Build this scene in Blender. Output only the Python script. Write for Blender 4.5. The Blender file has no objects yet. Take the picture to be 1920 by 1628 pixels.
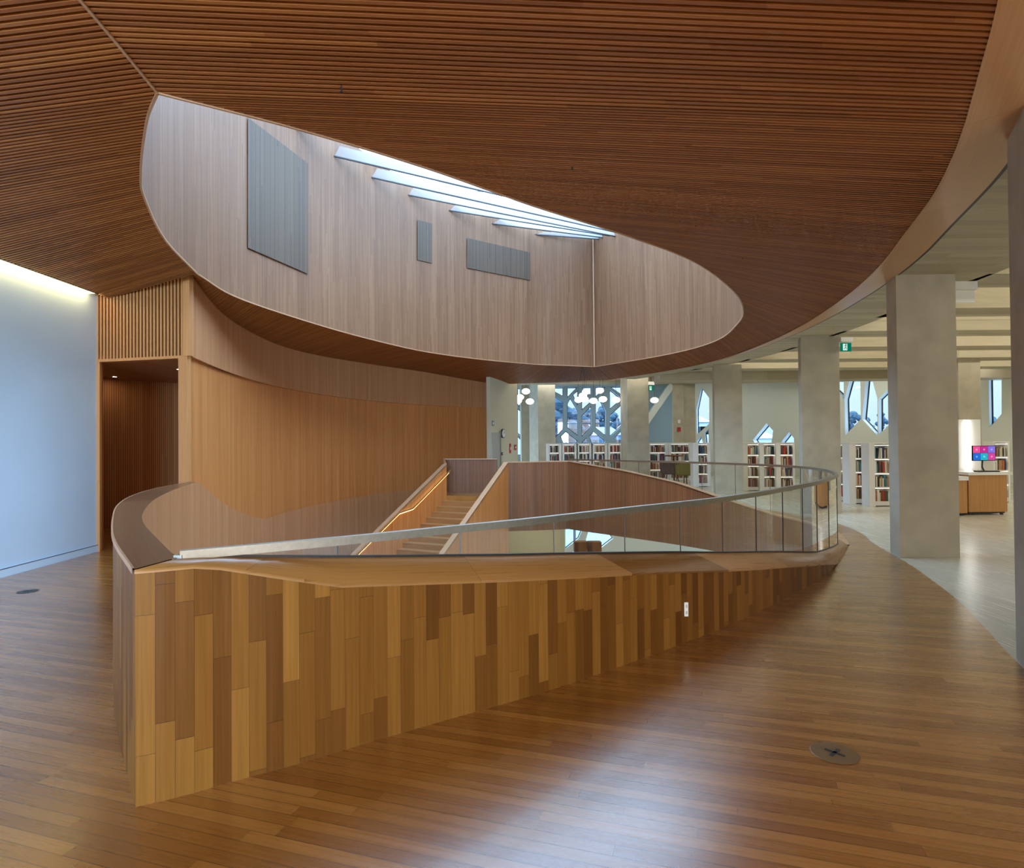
import bpy, math, random
from mathutils import Vector, geometry
random.seed(7)
SC = bpy.context.scene
COL = SC.collection
# ------------------------------------------------------------------ camera
F = 1150.0; PITCH = math.atan(13.5/F); ROLL = 0.0085; EYE = 1.6
_f = Vector((0, math.cos(PITCH), math.sin(PITCH))); _r0 = Vector((1, 0, 0)); _u0 = Vector((0, -math.sin(PITCH), math.cos(PITCH)))
_R = math.cos(ROLL)*_r0 - math.sin(ROLL)*_u0; _U = math.cos(ROLL)*_u0 + math.sin(ROLL)*_r0
cd = bpy.data.cameras.new('camera'); cam = bpy.data.objects.new('camera', cd); COL.objects.link(cam)
cd.sensor_fit = 'HORIZONTAL'; cd.sensor_width = 36; cd.lens = F/1920*36; cd.clip_end = 600; cd.clip_start = 0.05
from mathutils import Matrix
m = Matrix((( _R.x, _U.x, -_f.x, 0), (_R.y, _U.y, -_f.y, 0), (_R.z, _U.z, -_f.z, EYE), (0, 0, 0, 1)))
cam.matrix_world = m
SC.camera = cam
# ------------------------------------------------------------------ world, exposure
SC.view_settings.view_transform = 'Standard'; SC.view_settings.look = 'None'
SC.view_settings.gamma = 1.0; SC.view_settings.use_curve_mapping = False
SC.view_settings.exposure = 0.0
W = bpy.data.worlds.new('sky'); SC.world = W; W.use_nodes = True
wn = W.node_tree; wn.nodes.clear()
def N(nt, t, **kw):
    n = nt.nodes.new(t)
    for k, v in kw.items():
        if k[0] == 'i' and k[1:].isdigit(): n.inputs[int(k[1:])].default_value = v
        else: setattr(n, k, v)
    return n
_tc = N(wn, 'ShaderNodeTexCoord'); _sp = N(wn, 'ShaderNodeSeparateXYZ'); _rp = N(wn, 'ShaderNodeValToRGB')
_bg = N(wn, 'ShaderNodeBackground'); _wo = N(wn, 'ShaderNodeOutputWorld')
wn.links.new(_tc.outputs['Generated'], _sp.inputs[0]); wn.links.new(_sp.outputs[2], _rp.inputs[0])
e = _rp.color_ramp.elements
e[0].position = 0.0; e[0].color = (0.07, 0.10, 0.125, 1)
e[1].position = 0.02; e[1].color = (0.075, 0.095, 0.115, 1)
x = e.new(0.17); x.color = (0.10, 0.12, 0.14, 1)
x = e.new(0.30); x.color = (0.53, 0.74, 1.0, 1)
x = e.new(1.0); x.color = (0.50, 0.72, 1.0, 1)
wn.links.new(_rp.outputs[0], _bg.inputs[0]); _bg.inputs[1].default_value = 11.0
wn.links.new(_bg.outputs[0], _wo.inputs[0])
SC.cycles.max_bounces = 9; SC.cycles.diffuse_bounces = 5; SC.cycles.glossy_bounces = 4
SC.cycles.transparent_max_bounces = 24; SC.cycles.transmission_bounces = 8
SC.cycles.sample_clamp_indirect = 6.0; SC.cycles.use_denoising = True
SC.cycles.caustics_reflective = False; SC.cycles.caustics_refractive = False

def area(name, loc, target, sx, sy, power, color, spread=180):
    l = bpy.data.lights.new(name, 'AREA'); l.shape = 'RECTANGLE'; l.size = sx; l.size_y = sy
    l.energy = power; l.color = color; l.spread = math.radians(spread)
    o = bpy.data.objects.new(name, l); COL.objects.link(o); o.location = loc
    d = Vector(target)-Vector(loc); o.rotation_euler = d.to_track_quat('-Z', 'Y').to_euler()
    return o
# warm and blue fill lamps added out of view behind the camera
area('window_daylight', (1.0, -8.3, 2.0), (1.0, 5, 1.6), 12, 3.0, 520, (1.0, 0.72, 0.42))
area('window_daylight', (-2.5, -8.3, 2.2), (-6.2, 6, 1.6), 4, 3.0, 600, (0.42, 0.70, 1.0), 70)  # blue fill added to brighten and cool the left wall
area('ceiling_lamps', (1.5, -3.0, 3.68), (1.5, -2.4, 0), 7, 2.2, 260, (1.0, 0.74, 0.45))  # overhead warm fill added for the near floor, out of view

# ------------------------------------------------------------------ picking points in space
def ray(px, py): return _f + _R*((px-960)/F) + _U*((814-py)/F)
def fl(px, py, z=0.0):
    d = ray(px, py); t = (z-EYE)/d.z; return Vector((d.x*t, d.y*t, z))
def atY(px, py, Y):
    d = ray(px, py); t = Y/d.y; return Vector((d.x*t, Y, EYE+d.z*t))
def onwall(poly, px, py):
    d = ray(px, py); best = None
    for a, b in zip(poly, poly[1:]):
        ex, ey = b[0]-a[0], b[1]-a[1]; den = d.x*ey-d.y*ex
        if abs(den) < 1e-9: continue
        t = (a[0]*ey-a[1]*ex)/den; 
        s = ((d.x*t-a[0])*ex+(d.y*t-a[1])*ey)/(ex*ex+ey*ey)
        if t > 0 and -0.02 <= s <= 1.02 and (best is None or t < best[0]): best = (t, s)
    if best is None: return None
    t = best[0]; return Vector((d.x*t, d.y*t, EYE+d.z*t))
def cr(pts, n=8):
    P = [list(p) for p in pts]; out = []
    P = [[2*a-b for a, b in zip(P[0], P[1])]]+P+[[2*a-b for a, b in zip(P[-1], P[-2])]]
    for i in range(1, len(P)-2):
        p0, p1, p2, p3 = P[i-1:i+3]
        for k in range(n):
            t = k/n
            out.append([0.5*((2*b)+(-a+c)*t+(2*a-5*b+4*c-d)*t*t+(-a+3*b-3*c+d)*t**3) for a, b, c, d in zip(p0, p1, p2, p3)])
    out.append(list(P[-2])); return out
def cum(pts, dim=2):
    L = [0]
    for a, b in zip(pts, pts[1:]): L.append(L[-1]+math.sqrt(sum((a[i]-b[i])**2 for i in range(dim))))
    return L
def resample(pts, step=None, n=None, dim=2):
    L = cum(pts, dim); T = L[-1]; n = n or max(1, int(round(T/step))); out = []; j = 0
    for k in range(n+1):
        s = T*k/n
        while j < len(L)-2 and L[j+1] < s: j += 1
        t = 0 if L[j+1] == L[j] else (s-L[j])/(L[j+1]-L[j])
        out.append([a+(b-a)*t for a, b in zip(pts[j], pts[j+1])])
    return out
def interp(xs, ys, x):
    if x <= xs[0]: return ys[0]
    for i in range(len(xs)-1):
        if x <= xs[i+1]: return ys[i]+(ys[i+1]-ys[i])*(x-xs[i])/(xs[i+1]-xs[i])
    return ys[-1]
def projx(p):
    v = Vector(p)-Vector((0, 0, EYE)); return 960+F*v.dot(_R)/v.dot(_f)

# ------------------------------------------------------------------ mesh collecting
class MB:
    def __init__(s): s.v = []; s.f = []; s.uv = []; s.m = []
    def quad(s, pts, uvs=None, mi=0):
        i = len(s.v); s.v += [tuple(p) for p in pts]; s.f.append(tuple(range(i, i+len(pts))))
        s.uv.append(uvs or [(p[0], p[1]) for p in pts]); s.m.append(mi); return s
    def ribbon(s, a, b, mi=0, u0=0.0, vz=True):
        L = cum(a, 2)
        for k in range(len(a)-1):
            q = [a[k], a[k+1], b[k+1], b[k]]
            if vz: uv = [(u0+L[k], a[k][2]), (u0+L[k+1], a[k+1][2]), (u0+L[k+1], b[k+1][2]), (u0+L[k], b[k][2])]
            else:
                w0 = (Vector(a[k])-Vector(b[k])).length; w1 = (Vector(a[k+1])-Vector(b[k+1])).length
                uv = [(u0+L[k], 0), (u0+L[k+1], 0), (u0+L[k+1], w1), (u0+L[k], w0)]
            s.quad(q, uv, mi)
        return s
    def hexa(s, p, mi=0):   # p: 8 points, bottom 4 then top 4
        p = [Vector(q) for q in p]
        for f in ((3, 2, 1, 0), (4, 5, 6, 7), (0, 1, 5, 4), (1, 2, 6, 5), (2, 3, 7, 6), (3, 0, 4, 7)):
            q = [p[i] for i in f]; w = (q[1]-q[0]).length; h = (q[3]-q[0]).length
            s.quad(q, [(0, 0), (w, 0), (w, h), (0, h)], mi)
        return s
    def box(s, x0, x1, y0, y1, z0, z1, mi=0):
        return s.hexa([(x0, y0, z0), (x1, y0, z0), (x1, y1, z0), (x0, y1, z0), (x0, y0, z1), (x1, y0, z1), (x1, y1, z1), (x0, y1, z1)], mi)
    def prism(s, poly, z0, z1, mi=0, hole=None):
        loops = [poly]+([hole] if hole else [])
        vs = [Vector((p[0], p[1], 0)) for l in loops for p in l]
        tr = geometry.tessellate_polygon([[Vector((p[0], p[1], 0)) for p in l] for l in loops])
        for z in (z0, z1):
            for t in tr: s.quad([(vs[i].x, vs[i].y, z) for i in t], None, mi)
        for l in loops:
            c = list(l)+[l[0]]; s.ribbon([(p[0], p[1], z0) for p in c], [(p[0], p[1], z1) for p in c], mi)
        return s
    def tube(s, pts, r, n=8, mi=0, cap=True):
        pts = [Vector(p) for p in pts]; rings = []
        for i, p in enumerate(pts):
            d = (pts[min(i+1, len(pts)-1)]-pts[max(i-1, 0)]).normalized()
            up = Vector((0, 0, 1)) if abs(d.z) < 0.9 else Vector((1, 0, 0))
            a = d.cross(up).normalized(); b = a.cross(d)
            rings.append([p+a*math.cos(2*math.pi*k/n)*r+b*math.sin(2*math.pi*k/n)*r for k in range(n)])
        for A, B in zip(rings, rings[1:]):
            for k in range(n): s.quad([A[k], A[(k+1) % n], B[(k+1) % n], B[k]], [(k, 0), (k+1, 0), (k+1, 1), (k, 1)], mi)
        if cap: s.quad(rings[0][::-1], None, mi); s.quad(rings[-1], None, mi)
        return s
    def lathe(s, prof, c, n=20, mi=0):
        rings = [[(c[0]+r*math.cos(2*math.pi*k/n), c[1]+r*math.sin(2*math.pi*k/n), c[2]+z) for k in range(n)] for r, z in prof]
        for A, B in zip(rings, rings[1:]):
            for k in range(n): s.quad([A[k], A[(k+1) % n], B[(k+1) % n], B[k]], [(k, 0), (k+1, 0), (k+1, 1), (k, 1)], mi)
        return s
    def bar(s, a, b, w, h, mi=0):   # box along a-b, w sideways, h upwards (centred)
        a = Vector(a); b = Vector(b); d = (b-a).normalized()
        up = Vector((0, 0, 1)) if abs(d.z) < 0.95 else Vector((0, 1, 0))
        q = d.cross(up).normalized()*w/2; t = q.cross(d).normalized()*h/2
        return s.hexa([a-q-t, b-q-t, b+q-t, a+q-t, a-q+t, b-q+t, b+q+t, a+q+t], mi)
    def sweep(s, pts, w, h, mi=0):  # continuous rectangular section along a polyline, sitting with its top at the points
        pts = [Vector(p) for p in pts]; S = []
        for i, p in enumerate(pts):
            d = (pts[min(i+1, len(pts)-1)]-pts[max(i-1, 0)]); d.z = 0; d.normalize(); q = Vector((d.y, -d.x, 0))*w/2; z = Vector((0, 0, h))
            S.append([p-q-z, p+q-z, p+q, p-q])
        L = cum(pts, 3)
        for k in range(len(S)-1):
            for j in range(4):
                s.quad([S[k][j], S[k][(j+1) % 4], S[k+1][(j+1) % 4], S[k+1][j]], [(0, L[k]), (w, L[k]), (w, L[k+1]), (0, L[k+1])], mi)
        s.quad(S[0][::-1], None, mi); s.quad(S[-1], None, mi); return s
    def build(s, name, mat, parent=None, kind=None, label=None, cat=None, group=None, smooth=False):
        me = bpy.data.meshes.new(name); me.from_pydata(s.v, [], s.f)
        for mt in (mat if isinstance(mat, (list, tuple)) else [mat]): me.materials.append(mt)
        ul = me.uv_layers.new(name='UVMap'); k = 0; data = []
        for u in s.uv:
            for q in u: data += [q[0], q[1]]
        ul.data.foreach_set('uv', data)
        me.polygons.foreach_set('material_index', s.m)
        if smooth:
            import bmesh
            bm = bmesh.new(); bm.from_mesh(me); bmesh.ops.remove_doubles(bm, verts=bm.verts, dist=1e-4); bm.to_mesh(me); bm.free()
            me.polygons.foreach_set('use_smooth', [True]*len(me.polygons))
        o = bpy.data.objects.new(name, me); COL.objects.link(o)
        if parent is not None: o.parent = parent; o.matrix_parent_inverse = parent.matrix_world.inverted() if False else Matrix.Translation(-parent.location)
        tag(o, label, cat, group, kind); return o
def tag(o, label=None, cat=None, group=None, kind=None):
    if label: o['label'] = label
    if cat: o['category'] = cat
    if group: o['group'] = group
    if kind: o['kind'] = kind
    return o
def thing(name, loc, label, cat, group=None):
    o = bpy.data.objects.new(name, None); COL.objects.link(o); o.location = loc; o.empty_display_size = 0.1
    return tag(o, label, cat, group)
STR = 'structure'

# ------------------------------------------------------------------ materials
def newmat(name):
    mt = bpy.data.materials.new(name); mt.use_nodes = True; nt = mt.node_tree; nt.nodes.clear()
    out = N(nt, 'ShaderNodeOutputMaterial'); p = N(nt, 'ShaderNodeBsdfPrincipled'); nt.links.new(p.outputs[0], out.inputs[0])
    return mt, nt, p, out
def M_(nt, op, a, b=None, c=None):
    n = N(nt, 'ShaderNodeMath', operation=op)
    for i, q in enumerate((a, b, c)):
        if q is None: continue
        if isinstance(q, (int, float)): n.inputs[i].default_value = q
        else: nt.links.new(q, n.inputs[i])
    return n.outputs[0]
def plain(name, col, rough=0.6, metal=0.0, noise=0.0, nscale=8, bump=0.0, spec=0.5):
    mt, nt, p, out = newmat(name)
    p.inputs['Base Color'].default_value = (*col, 1); p.inputs['Roughness'].default_value = rough; p.inputs['Metallic'].default_value = metal
    p.inputs['Specular IOR Level'].default_value = spec
    if noise or bump:
        tc = N(nt, 'ShaderNodeTexCoord'); nz = N(nt, 'ShaderNodeTexNoise'); nz.inputs['Scale'].default_value = nscale; nz.inputs['Detail'].default_value = 6
        nt.links.new(tc.outputs['Object'], nz.inputs['Vector'])
        mx = N(nt, 'ShaderNodeMix', data_type='RGBA', blend_type='MULTIPLY'); mx.inputs[0].default_value = 1
        mr = N(nt, 'ShaderNodeMapRange'); mr.inputs[1].default_value = 0.3; mr.inputs[2].default_value = 0.7; mr.inputs[3].default_value = 1-noise; mr.inputs[4].default_value = 1+noise*0.4
        nt.links.new(nz.outputs[0], mr.inputs[0]); mx.inputs[6].default_value = (*col, 1); nt.links.new(mr.outputs[0], mx.inputs[7])
        nt.links.new(mx.outputs[2], p.inputs['Base Color'])
        if bump:
            b = N(nt, 'ShaderNodeBump'); b.inputs['Strength'].default_value = bump; b.inputs['Distance'].default_value = 0.01
            nt.links.new(nz.outputs[0], b.inputs['Height']); nt.links.new(b.outputs[0], p.inputs['Normal'])
    return mt
def wood(name, cols, w, L, groove=0.04, rough=0.4, space='UV', angle=0.0, grain=1.0, gdark=0.35, w2=None, endline=True, spec=0.5, v_is_u=False, contrast=1.0, bumpd=0.0007):
    """boards of width w across u and length L along v; cols: dark, mid, light"""
    mt, nt, p, out = newmat(name); lk = nt.links.new
    tc = N(nt, 'ShaderNodeTexCoord'); src = tc.outputs['UV' if space == 'UV' else 'Object']
    if angle:
        mp = N(nt, 'ShaderNodeMapping'); mp.inputs['Rotation'].default_value = (0, 0, angle); lk(src, mp.inputs[0]); src = mp.outputs[0]
    sp = N(nt, 'ShaderNodeSeparateXYZ'); lk(src, sp.inputs[0]); u, v = sp.outputs[0], sp.outputs[1]
    if v_is_u: u, v = v, u
    uw = M_(nt, 'DIVIDE', u, w); ci = M_(nt, 'FLOOR', uw); fr = M_(nt, 'FRACT', uw)
    w1 = N(nt, 'ShaderNodeTexWhiteNoise', noise_dimensions='1D'); lk(ci, w1.inputs['W'])
    vl = M_(nt, 'ADD', M_(nt, 'DIVIDE', v, L), M_(nt, 'MULTIPLY', w1.outputs[0], 9.7)); ri = M_(nt, 'FLOOR', vl); fv = M_(nt, 'FRACT', vl)
    cb = N(nt, 'ShaderNodeCombineXYZ'); lk(ci, cb.inputs[0]); lk(ri, cb.inputs[1])
    w3 = N(nt, 'ShaderNodeTexWhiteNoise', noise_dimensions='3D'); lk(cb.outputs[0], w3.inputs['Vector'])
    rnd = w3.outputs[0]
    if w2:      # wider panel-to-panel variation
        c2 = M_(nt, 'FLOOR', M_(nt, 'DIVIDE', u, w2)); w4 = N(nt, 'ShaderNodeTexWhiteNoise', noise_dimensions='1D'); lk(c2, w4.inputs['W'])
        rnd = M_(nt, 'ADD', M_(nt, 'MULTIPLY', rnd, 0.6), M_(nt, 'MULTIPLY', w4.outputs[0], 0.4))
    rp = N(nt, 'ShaderNodeValToRGB'); lk(rnd, rp.inputs[0]); e = rp.color_ramp.elements
    e[0].position = 0.5-0.45/contrast; e[0].color = (*cols[0], 1); e[1].position = 0.5+0.45/contrast; e[1].color = (*cols[2], 1); q = e.new(0.5); q.color = (*cols[1], 1)
    gv = N(nt, 'ShaderNodeCombineXYZ'); lk(M_(nt, 'MULTIPLY', u, 70), gv.inputs[0]); lk(M_(nt, 'MULTIPLY', v, 1.6), gv.inputs[1]); lk(M_(nt, 'MULTIPLY', w3.outputs[0], 50), gv.inputs[2])
    gz = N(nt, 'ShaderNodeTexNoise'); gz.inputs['Scale'].default_value = 1.0; gz.inputs['Detail'].default_value = 4; gz.inputs['Distortion'].default_value = 0.15; lk(gv.outputs[0], gz.inputs['Vector'])
    mr = N(nt, 'ShaderNodeMapRange'); mr.inputs[1].default_value = 0.3; mr.inputs[2].default_value = 0.7; mr.inputs[3].default_value = 1-0.17*grain; mr.inputs[4].default_value = 1+0.10*grain; lk(gz.outputs[0], mr.inputs[0])
    ed = M_(nt, 'LESS_THAN', fr, groove)
    if endline: ed = M_(nt, 'MAXIMUM', ed, M_(nt, 'LESS_THAN', fv, 0.0025/L*1.0))
    gm = M_(nt, 'SUBTRACT', 1.0, M_(nt, 'MULTIPLY', ed, 1-gdark))
    val = M_(nt, 'MULTIPLY', mr.outputs[0], gm)
    mx = N(nt, 'ShaderNodeMix', data_type='RGBA', blend_type='MULTIPLY'); mx.inputs[0].default_value = 1; lk(rp.outputs[0], mx.inputs[6]); lk(val, mx.inputs[7])
    lk(mx.outputs[2], p.inputs['Base Color']); p.inputs['Roughness'].default_value = rough; p.inputs['Specular IOR Level'].default_value = spec
    rr = N(nt, 'ShaderNodeMapRange'); rr.inputs[3].default_value = rough-0.05; rr.inputs[4].default_value = rough+0.07; lk(gz.outputs[0], rr.inputs[0]); lk(rr.outputs[0], p.inputs['Roughness'])
    b = N(nt, 'ShaderNodeBump'); b.inputs['Strength'].default_value = 0.5; b.inputs['Distance'].default_value = bumpd
    lk(M_(nt, 'SUBTRACT', M_(nt, 'MULTIPLY', gz.outputs[0], 0.15), ed), b.inputs['Height']); lk(b.outputs[0], p.inputs['Normal'])
    return mt
def glassmat(name, tint=(0.9, 0.95, 0.94), refl=1.0, rough=0.0):
    mt = bpy.data.materials.new(name); mt.use_nodes = True; nt = mt.node_tree; nt.nodes.clear(); lk = nt.links.new
    out = N(nt, 'ShaderNodeOutputMaterial'); t = N(nt, 'ShaderNodeBsdfTransparent'); t.inputs[0].default_value = (*tint, 1)
    g = N(nt, 'ShaderNodeBsdfGlossy'); g.inputs['Roughness'].default_value = rough; g.inputs[0].default_value = (1, 1, 1, 1)
    ge = N(nt, 'ShaderNodeNewGeometry'); dt = N(nt, 'ShaderNodeVectorMath', operation='DOT_PRODUCT'); lk(ge.outputs['Incoming'], dt.inputs[0]); lk(ge.outputs['Normal'], dt.inputs[1])
    fr_ = M_(nt, 'ADD', 0.045, M_(nt, 'MULTIPLY', 0.955, M_(nt, 'POWER', M_(nt, 'SUBTRACT', 1.0, M_(nt, 'ABSOLUTE', dt.outputs['Value'])), 5.0)))
    mx = N(nt, 'ShaderNodeMixShader'); lk(M_(nt, 'MINIMUM', M_(nt, 'MULTIPLY', fr_, refl), 1.0), mx.inputs[0]); lk(t.outputs[0], mx.inputs[1]); lk(g.outputs[0], mx.inputs[2]); lk(mx.outputs[0], out.inputs[0])
    return mt
def emit(name, col, s):
    mt = bpy.data.materials.new(name); mt.use_nodes = True; nt = mt.node_tree; nt.nodes.clear()
    out = N(nt, 'ShaderNodeOutputMaterial'); e = N(nt, 'ShaderNodeEmission'); e.inputs[0].default_value = (*col, 1); e.inputs[1].default_value = s; nt.links.new(e.outputs[0], out.inputs[0])
    return mt
OAK = ((0.115, 0.040, 0.006), (0.175, 0.068, 0.010), (0.25, 0.108, 0.019))
FLR = ((0.25, 0.094, 0.015), (0.32, 0.130, 0.022), (0.39, 0.172, 0.036))
FIR = ((0.56, 0.190, 0.042), (0.65, 0.235, 0.056), (0.72, 0.290, 0.082))
m_floor = wood('oak_floor', FLR, 0.068, 1.35, groove=0.06, rough=0.27, space='OBJ', angle=0.0, v_is_u=True, gdark=0.42, spec=0.75, grain=0.7)
for n in m_floor.node_tree.nodes:
    if n.type == 'BSDF_PRINCIPLED': n.inputs['Coat Weight'].default_value = 0.6; n.inputs['Coat Roughness'].default_value = 0.22
for n in m_floor.node_tree.nodes: pass
m_stave = wood('oak_staves', OAK, 0.078, 0.62, groove=0.02, rough=0.42, gdark=0.5, spec=0.18)
m_cap = wood('oak_cap', (OAK[1], (0.37, 0.18, 0.062), OAK[2]), 0.9, 1.3, groove=0.0, rough=0.28, grain=0.6, endline=True, v_is_u=True)
m_step = wood('oak_treads', ((.30,.14,.045),(.36,.17,.06),(.40,.2,.075)), 0.9, 1.3, groove=0.0, rough=0.35, grain=1.0, endline=False, v_is_u=True)
m_flute = wood('fir_flutes', FIR, 0.028, 1.7, groove=0.28, rough=0.5, gdark=0.55, w2=0.14, grain=0.4, endline=False, bumpd=0.006)
m_band = wood('fir_band', ((0.50, 0.21, 0.080), (0.57, 0.25, 0.10), (0.63, 0.30, 0.135)), 0.028, 1.7, groove=0.28, rough=0.5, gdark=0.62, w2=0.14, grain=0.4, endline=False, bumpd=0.006)
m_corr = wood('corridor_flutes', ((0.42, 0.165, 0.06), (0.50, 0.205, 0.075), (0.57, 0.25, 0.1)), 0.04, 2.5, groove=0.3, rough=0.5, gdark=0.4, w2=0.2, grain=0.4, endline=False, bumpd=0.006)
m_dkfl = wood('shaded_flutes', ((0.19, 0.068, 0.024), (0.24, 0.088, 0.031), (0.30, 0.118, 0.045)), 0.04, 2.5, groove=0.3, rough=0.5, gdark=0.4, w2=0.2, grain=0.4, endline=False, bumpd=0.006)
m_shaft = wood('shaft_flutes', ((0.195, 0.086, 0.036), (0.245, 0.112, 0.048), (0.305, 0.150, 0.070)), 0.034, 1.15, groove=0.25, rough=0.55, gdark=0.68, w2=0.21, grain=0.3, endline=False, bumpd=0.006)
m_louv = wood('louvre_flutes', ((0.095, 0.055, 0.026), (0.12, 0.070, 0.034), (0.15, 0.090, 0.046)), 0.045, 9.0, groove=0.35, rough=0.55, gdark=0.5, grain=0.3, endline=False, bumpd=0.01)
m_slat = wood('ceiling_slats', ((0.25, 0.075, 0.014), (0.32, 0.098, 0.019), (0.40, 0.138, 0.029)), 1.0, 1.9, groove=0.0, rough=0.45, grain=0.3, endline=False)
m_back = plain('ceiling_backing', (0.075, 0.025, 0.009), 0.8)
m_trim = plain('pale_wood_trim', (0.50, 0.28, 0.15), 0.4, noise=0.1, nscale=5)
m_lip = wood('ceiling_lip_wood', ((0.48, 0.25, 0.11), (0.54, 0.285, 0.13), (0.58, 0.32, 0.16)), 5.0, 1.8, groove=0.0, rough=0.33, grain=0.6, v_is_u=True)
m_jamb = wood('jamb_wood', ((0.40, 0.165, 0.050), (0.44, 0.185, 0.060), (0.47, 0.205, 0.072)), 1.0, 3.0, groove=0.0, rough=0.4)
m_plaster = plain('white_plaster', (0.56, 0.71, 0.86), 0.7, noise=0.04, nscale=1.5)  # white paint with the blue of daylight mixed into its colour
m_conc = plain('board_marked_concrete', (0.48, 0.435, 0.33), 0.75, noise=0.16, nscale=3.0, bump=0.2)
m_concc = wood('ceiling_concrete', ((0.44, 0.385, 0.26), (0.50, 0.44, 0.31), (0.56, 0.50, 0.36)), 0.14, 3.0, groove=0.03, rough=0.8, space='OBJ', gdark=0.82, grain=0.5, v_is_u=True)
m_cfloor = wood('stone_floor', ((0.53, 0.50, 0.39), (0.57, 0.54, 0.425), (0.61, 0.58, 0.46)), 0.6, 1.2, groove=0.006, rough=0.25, space='OBJ', gdark=0.75, grain=0.2)
m_facade = plain('facade_panel', (0.66, 0.70, 0.64), 0.6, noise=0.04, nscale=0.7)
m_reveal = plain('reveal_panel', (0.70, 0.76, 0.80), 0.5)
m_white = plain('white_metal', (0.80, 0.80, 0.77), 0.45)
m_steel = plain('brushed_steel', (0.42, 0.39, 0.33), 0.42, 1.0, noise=0.1, nscale=40)
m_dark = plain('dark_metal', (0.03, 0.03, 0.032), 0.4, 0.3)
m_black = plain('black_plastic', (0.015, 0.015, 0.017), 0.5)
m_glass = glassmat('balustrade_glass', (0.88, 0.91, 0.87), 2.0)
m_wglass = glassmat('window_glass', (0.80, 0.90, 0.96), 1.0)
m_sglass = glassmat('skylight_glass', (0.93, 0.97, 1.0), 0.6)
m_led = emit('cove_led', (1.0, 0.74, 0.30), 10.0)
m_led2 = emit('rail_led', (1.0, 0.62, 0.22), 12.0)
m_lamp = emit('pendant_glow', (1.0, 0.93, 0.80), 2.6)
m_down = emit('downlight_glow', (1.0, 0.80, 0.52), 160.0)
m_tube = emit('tube_glow', (1.0, 0.99, 0.93), 6.0)
m_brass = plain('brass_plate', (0.22, 0.13, 0.05), 0.4, 0.4)
m_red = plain('red_paint', (0.45, 0.02, 0.015), 0.4)

# baffle cloth: white, lets daylight through
m_baf, _nt, _p, _o = newmat('baffle_cloth')
_tr = N(_nt, 'ShaderNodeBsdfTranslucent'); _tr.inputs[0].default_value = (0.92, 0.96, 1, 1); _p.inputs['Base Color'].default_value = (0.9, 0.94, 0.97, 1)
_ms = N(_nt, 'ShaderNodeMixShader'); _ms.inputs[0].default_value = 0.85; _nt.links.new(_p.outputs[0], _ms.inputs[1]); _nt.links.new(_tr.outputs[0], _ms.inputs[2]); _nt.links.new(_ms.outputs[0], _o.inputs[0])

# floor planks run at 17.4 degrees
for n in list(m_floor.node_tree.nodes):
    if n.type == 'TEX_COORD':
        mp = N(m_floor.node_tree, 'ShaderNodeMapping'); mp.inputs['Rotation'].default_value = (0, 0, math.radians(17.4))
        tos = [l.to_socket for l in m_floor.node_tree.links if l.from_node == n]
        m_floor.node_tree.links.new(n.outputs['Object'], mp.inputs[0])
        for t in tos: m_floor.node_tree.links.new(mp.outputs[0], t)

# ------------------------------------------------------------------ plan curves of the atrium
ZR = 1.08
rail_px = [(337, 1032.5), (637, 1006.7), (850, 985.8), (1000, 971), (1170, 951.7), (1327, 935), (1427, 921), (1463.6, 914.6), (1528, 902.8), (1565, 891)]
rail_near = [tuple(fl(x, y, ZR))[:2] for x, y in rail_px]
rail_back = [(4.88, 9.25), (5.2, 10.0), (5.40, 10.7), (5.50, 11.4), (5.42, 12.2), (5.15, 13.0), (4.55, 14.1), (3.85, 15.1), (3.0, 16.1), (2.2, 17.0), (1.62, 17.7)]
rail_plan = cr(rail_near+rail_back, 6)
NR = [p for p in rail_plan if p[1] <= 9.2 and p[0] < 4.9]
C2 = (1.62, 17.7)
base_px = [(253, 1514), (344, 1493), (435, 1466), (534, 1440), (702, 1390), (839, 1350), (990, 1307), (1150, 1255), (1290, 1203), (1370, 1171.7), (1439, 1139), (1508.6, 1104), (1547, 1079), (1570, 1056), (1584, 1034.7), (1587, 1021)]
base = cr([tuple(fl(x, y, 0))[:2] for x, y in base_px]+[(5.28, 10.1)], 5)
MW = cr([(-4.66, 8.86), (-5.0, 10.6), (-5.22, 12.52), (-5.24, 14.3), (-4.98, 16.3), (-4.35, 18.5), (-3.45, 20.4), (-2.2, 22.1), (-0.8, 23.23)], 8)
leftouter = cr([tuple(base[0]), (-2.36, 3.64), (-3.04, 4.68), (-3.61, 5.63), (-4.09, 6.62), (-4.45, 7.68), (-4.66, 8.86)], 6)
leftinner = cr([(-1.72, 3.10), (-2.10, 3.62), (-2.55, 4.25), (-2.95, 4.9), (-3.48, 5.93), (-3.95, 7.05), (-4.28, 8.0), (-4.52, 8.8)], 6)

# ------------------------------------------------------------------ floors
stair_top_l = (-1.95, 18.2); stair_top_r = (-0.25, 17.3)
void = [tuple(p[:2]) for p in leftinner[::-1]]+[tuple(p[:2]) for p in NR]+[(p[0]+.08*max(0,p[0]-2)/3, p[1]+.08) for p in rail_plan if p not in NR]+[(-0.25, 17.55), (-0.25, 17.6), (-1.95, 18.2), (-2.1, 19.3), (-2.9, 21.2)]+[(p[0]-.15, p[1]+.05) for p in MW[::-1] if p[1] < 20.9]
outer = [(-9.5, -9), (26, -9), (26, 13), (12, 31), (-9.5, 31)]
we = [(1.6, -9), (2.2, 0), (3.0, 3.0), (3.61, 4.45), (3.94, 5.13), (4.33, 5.96), (4.68, 6.85), (5.05, 7.89), (5.47, 9.3), (5.85, 10.3), (6.1, 11.5), (6.0, 13.0), (5.5, 14.6), (4.6, 16.2), (3.4, 17.8), (2.3, 19.0)]
wecr = [tuple(p) for p in cr(we, 4)]
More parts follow.
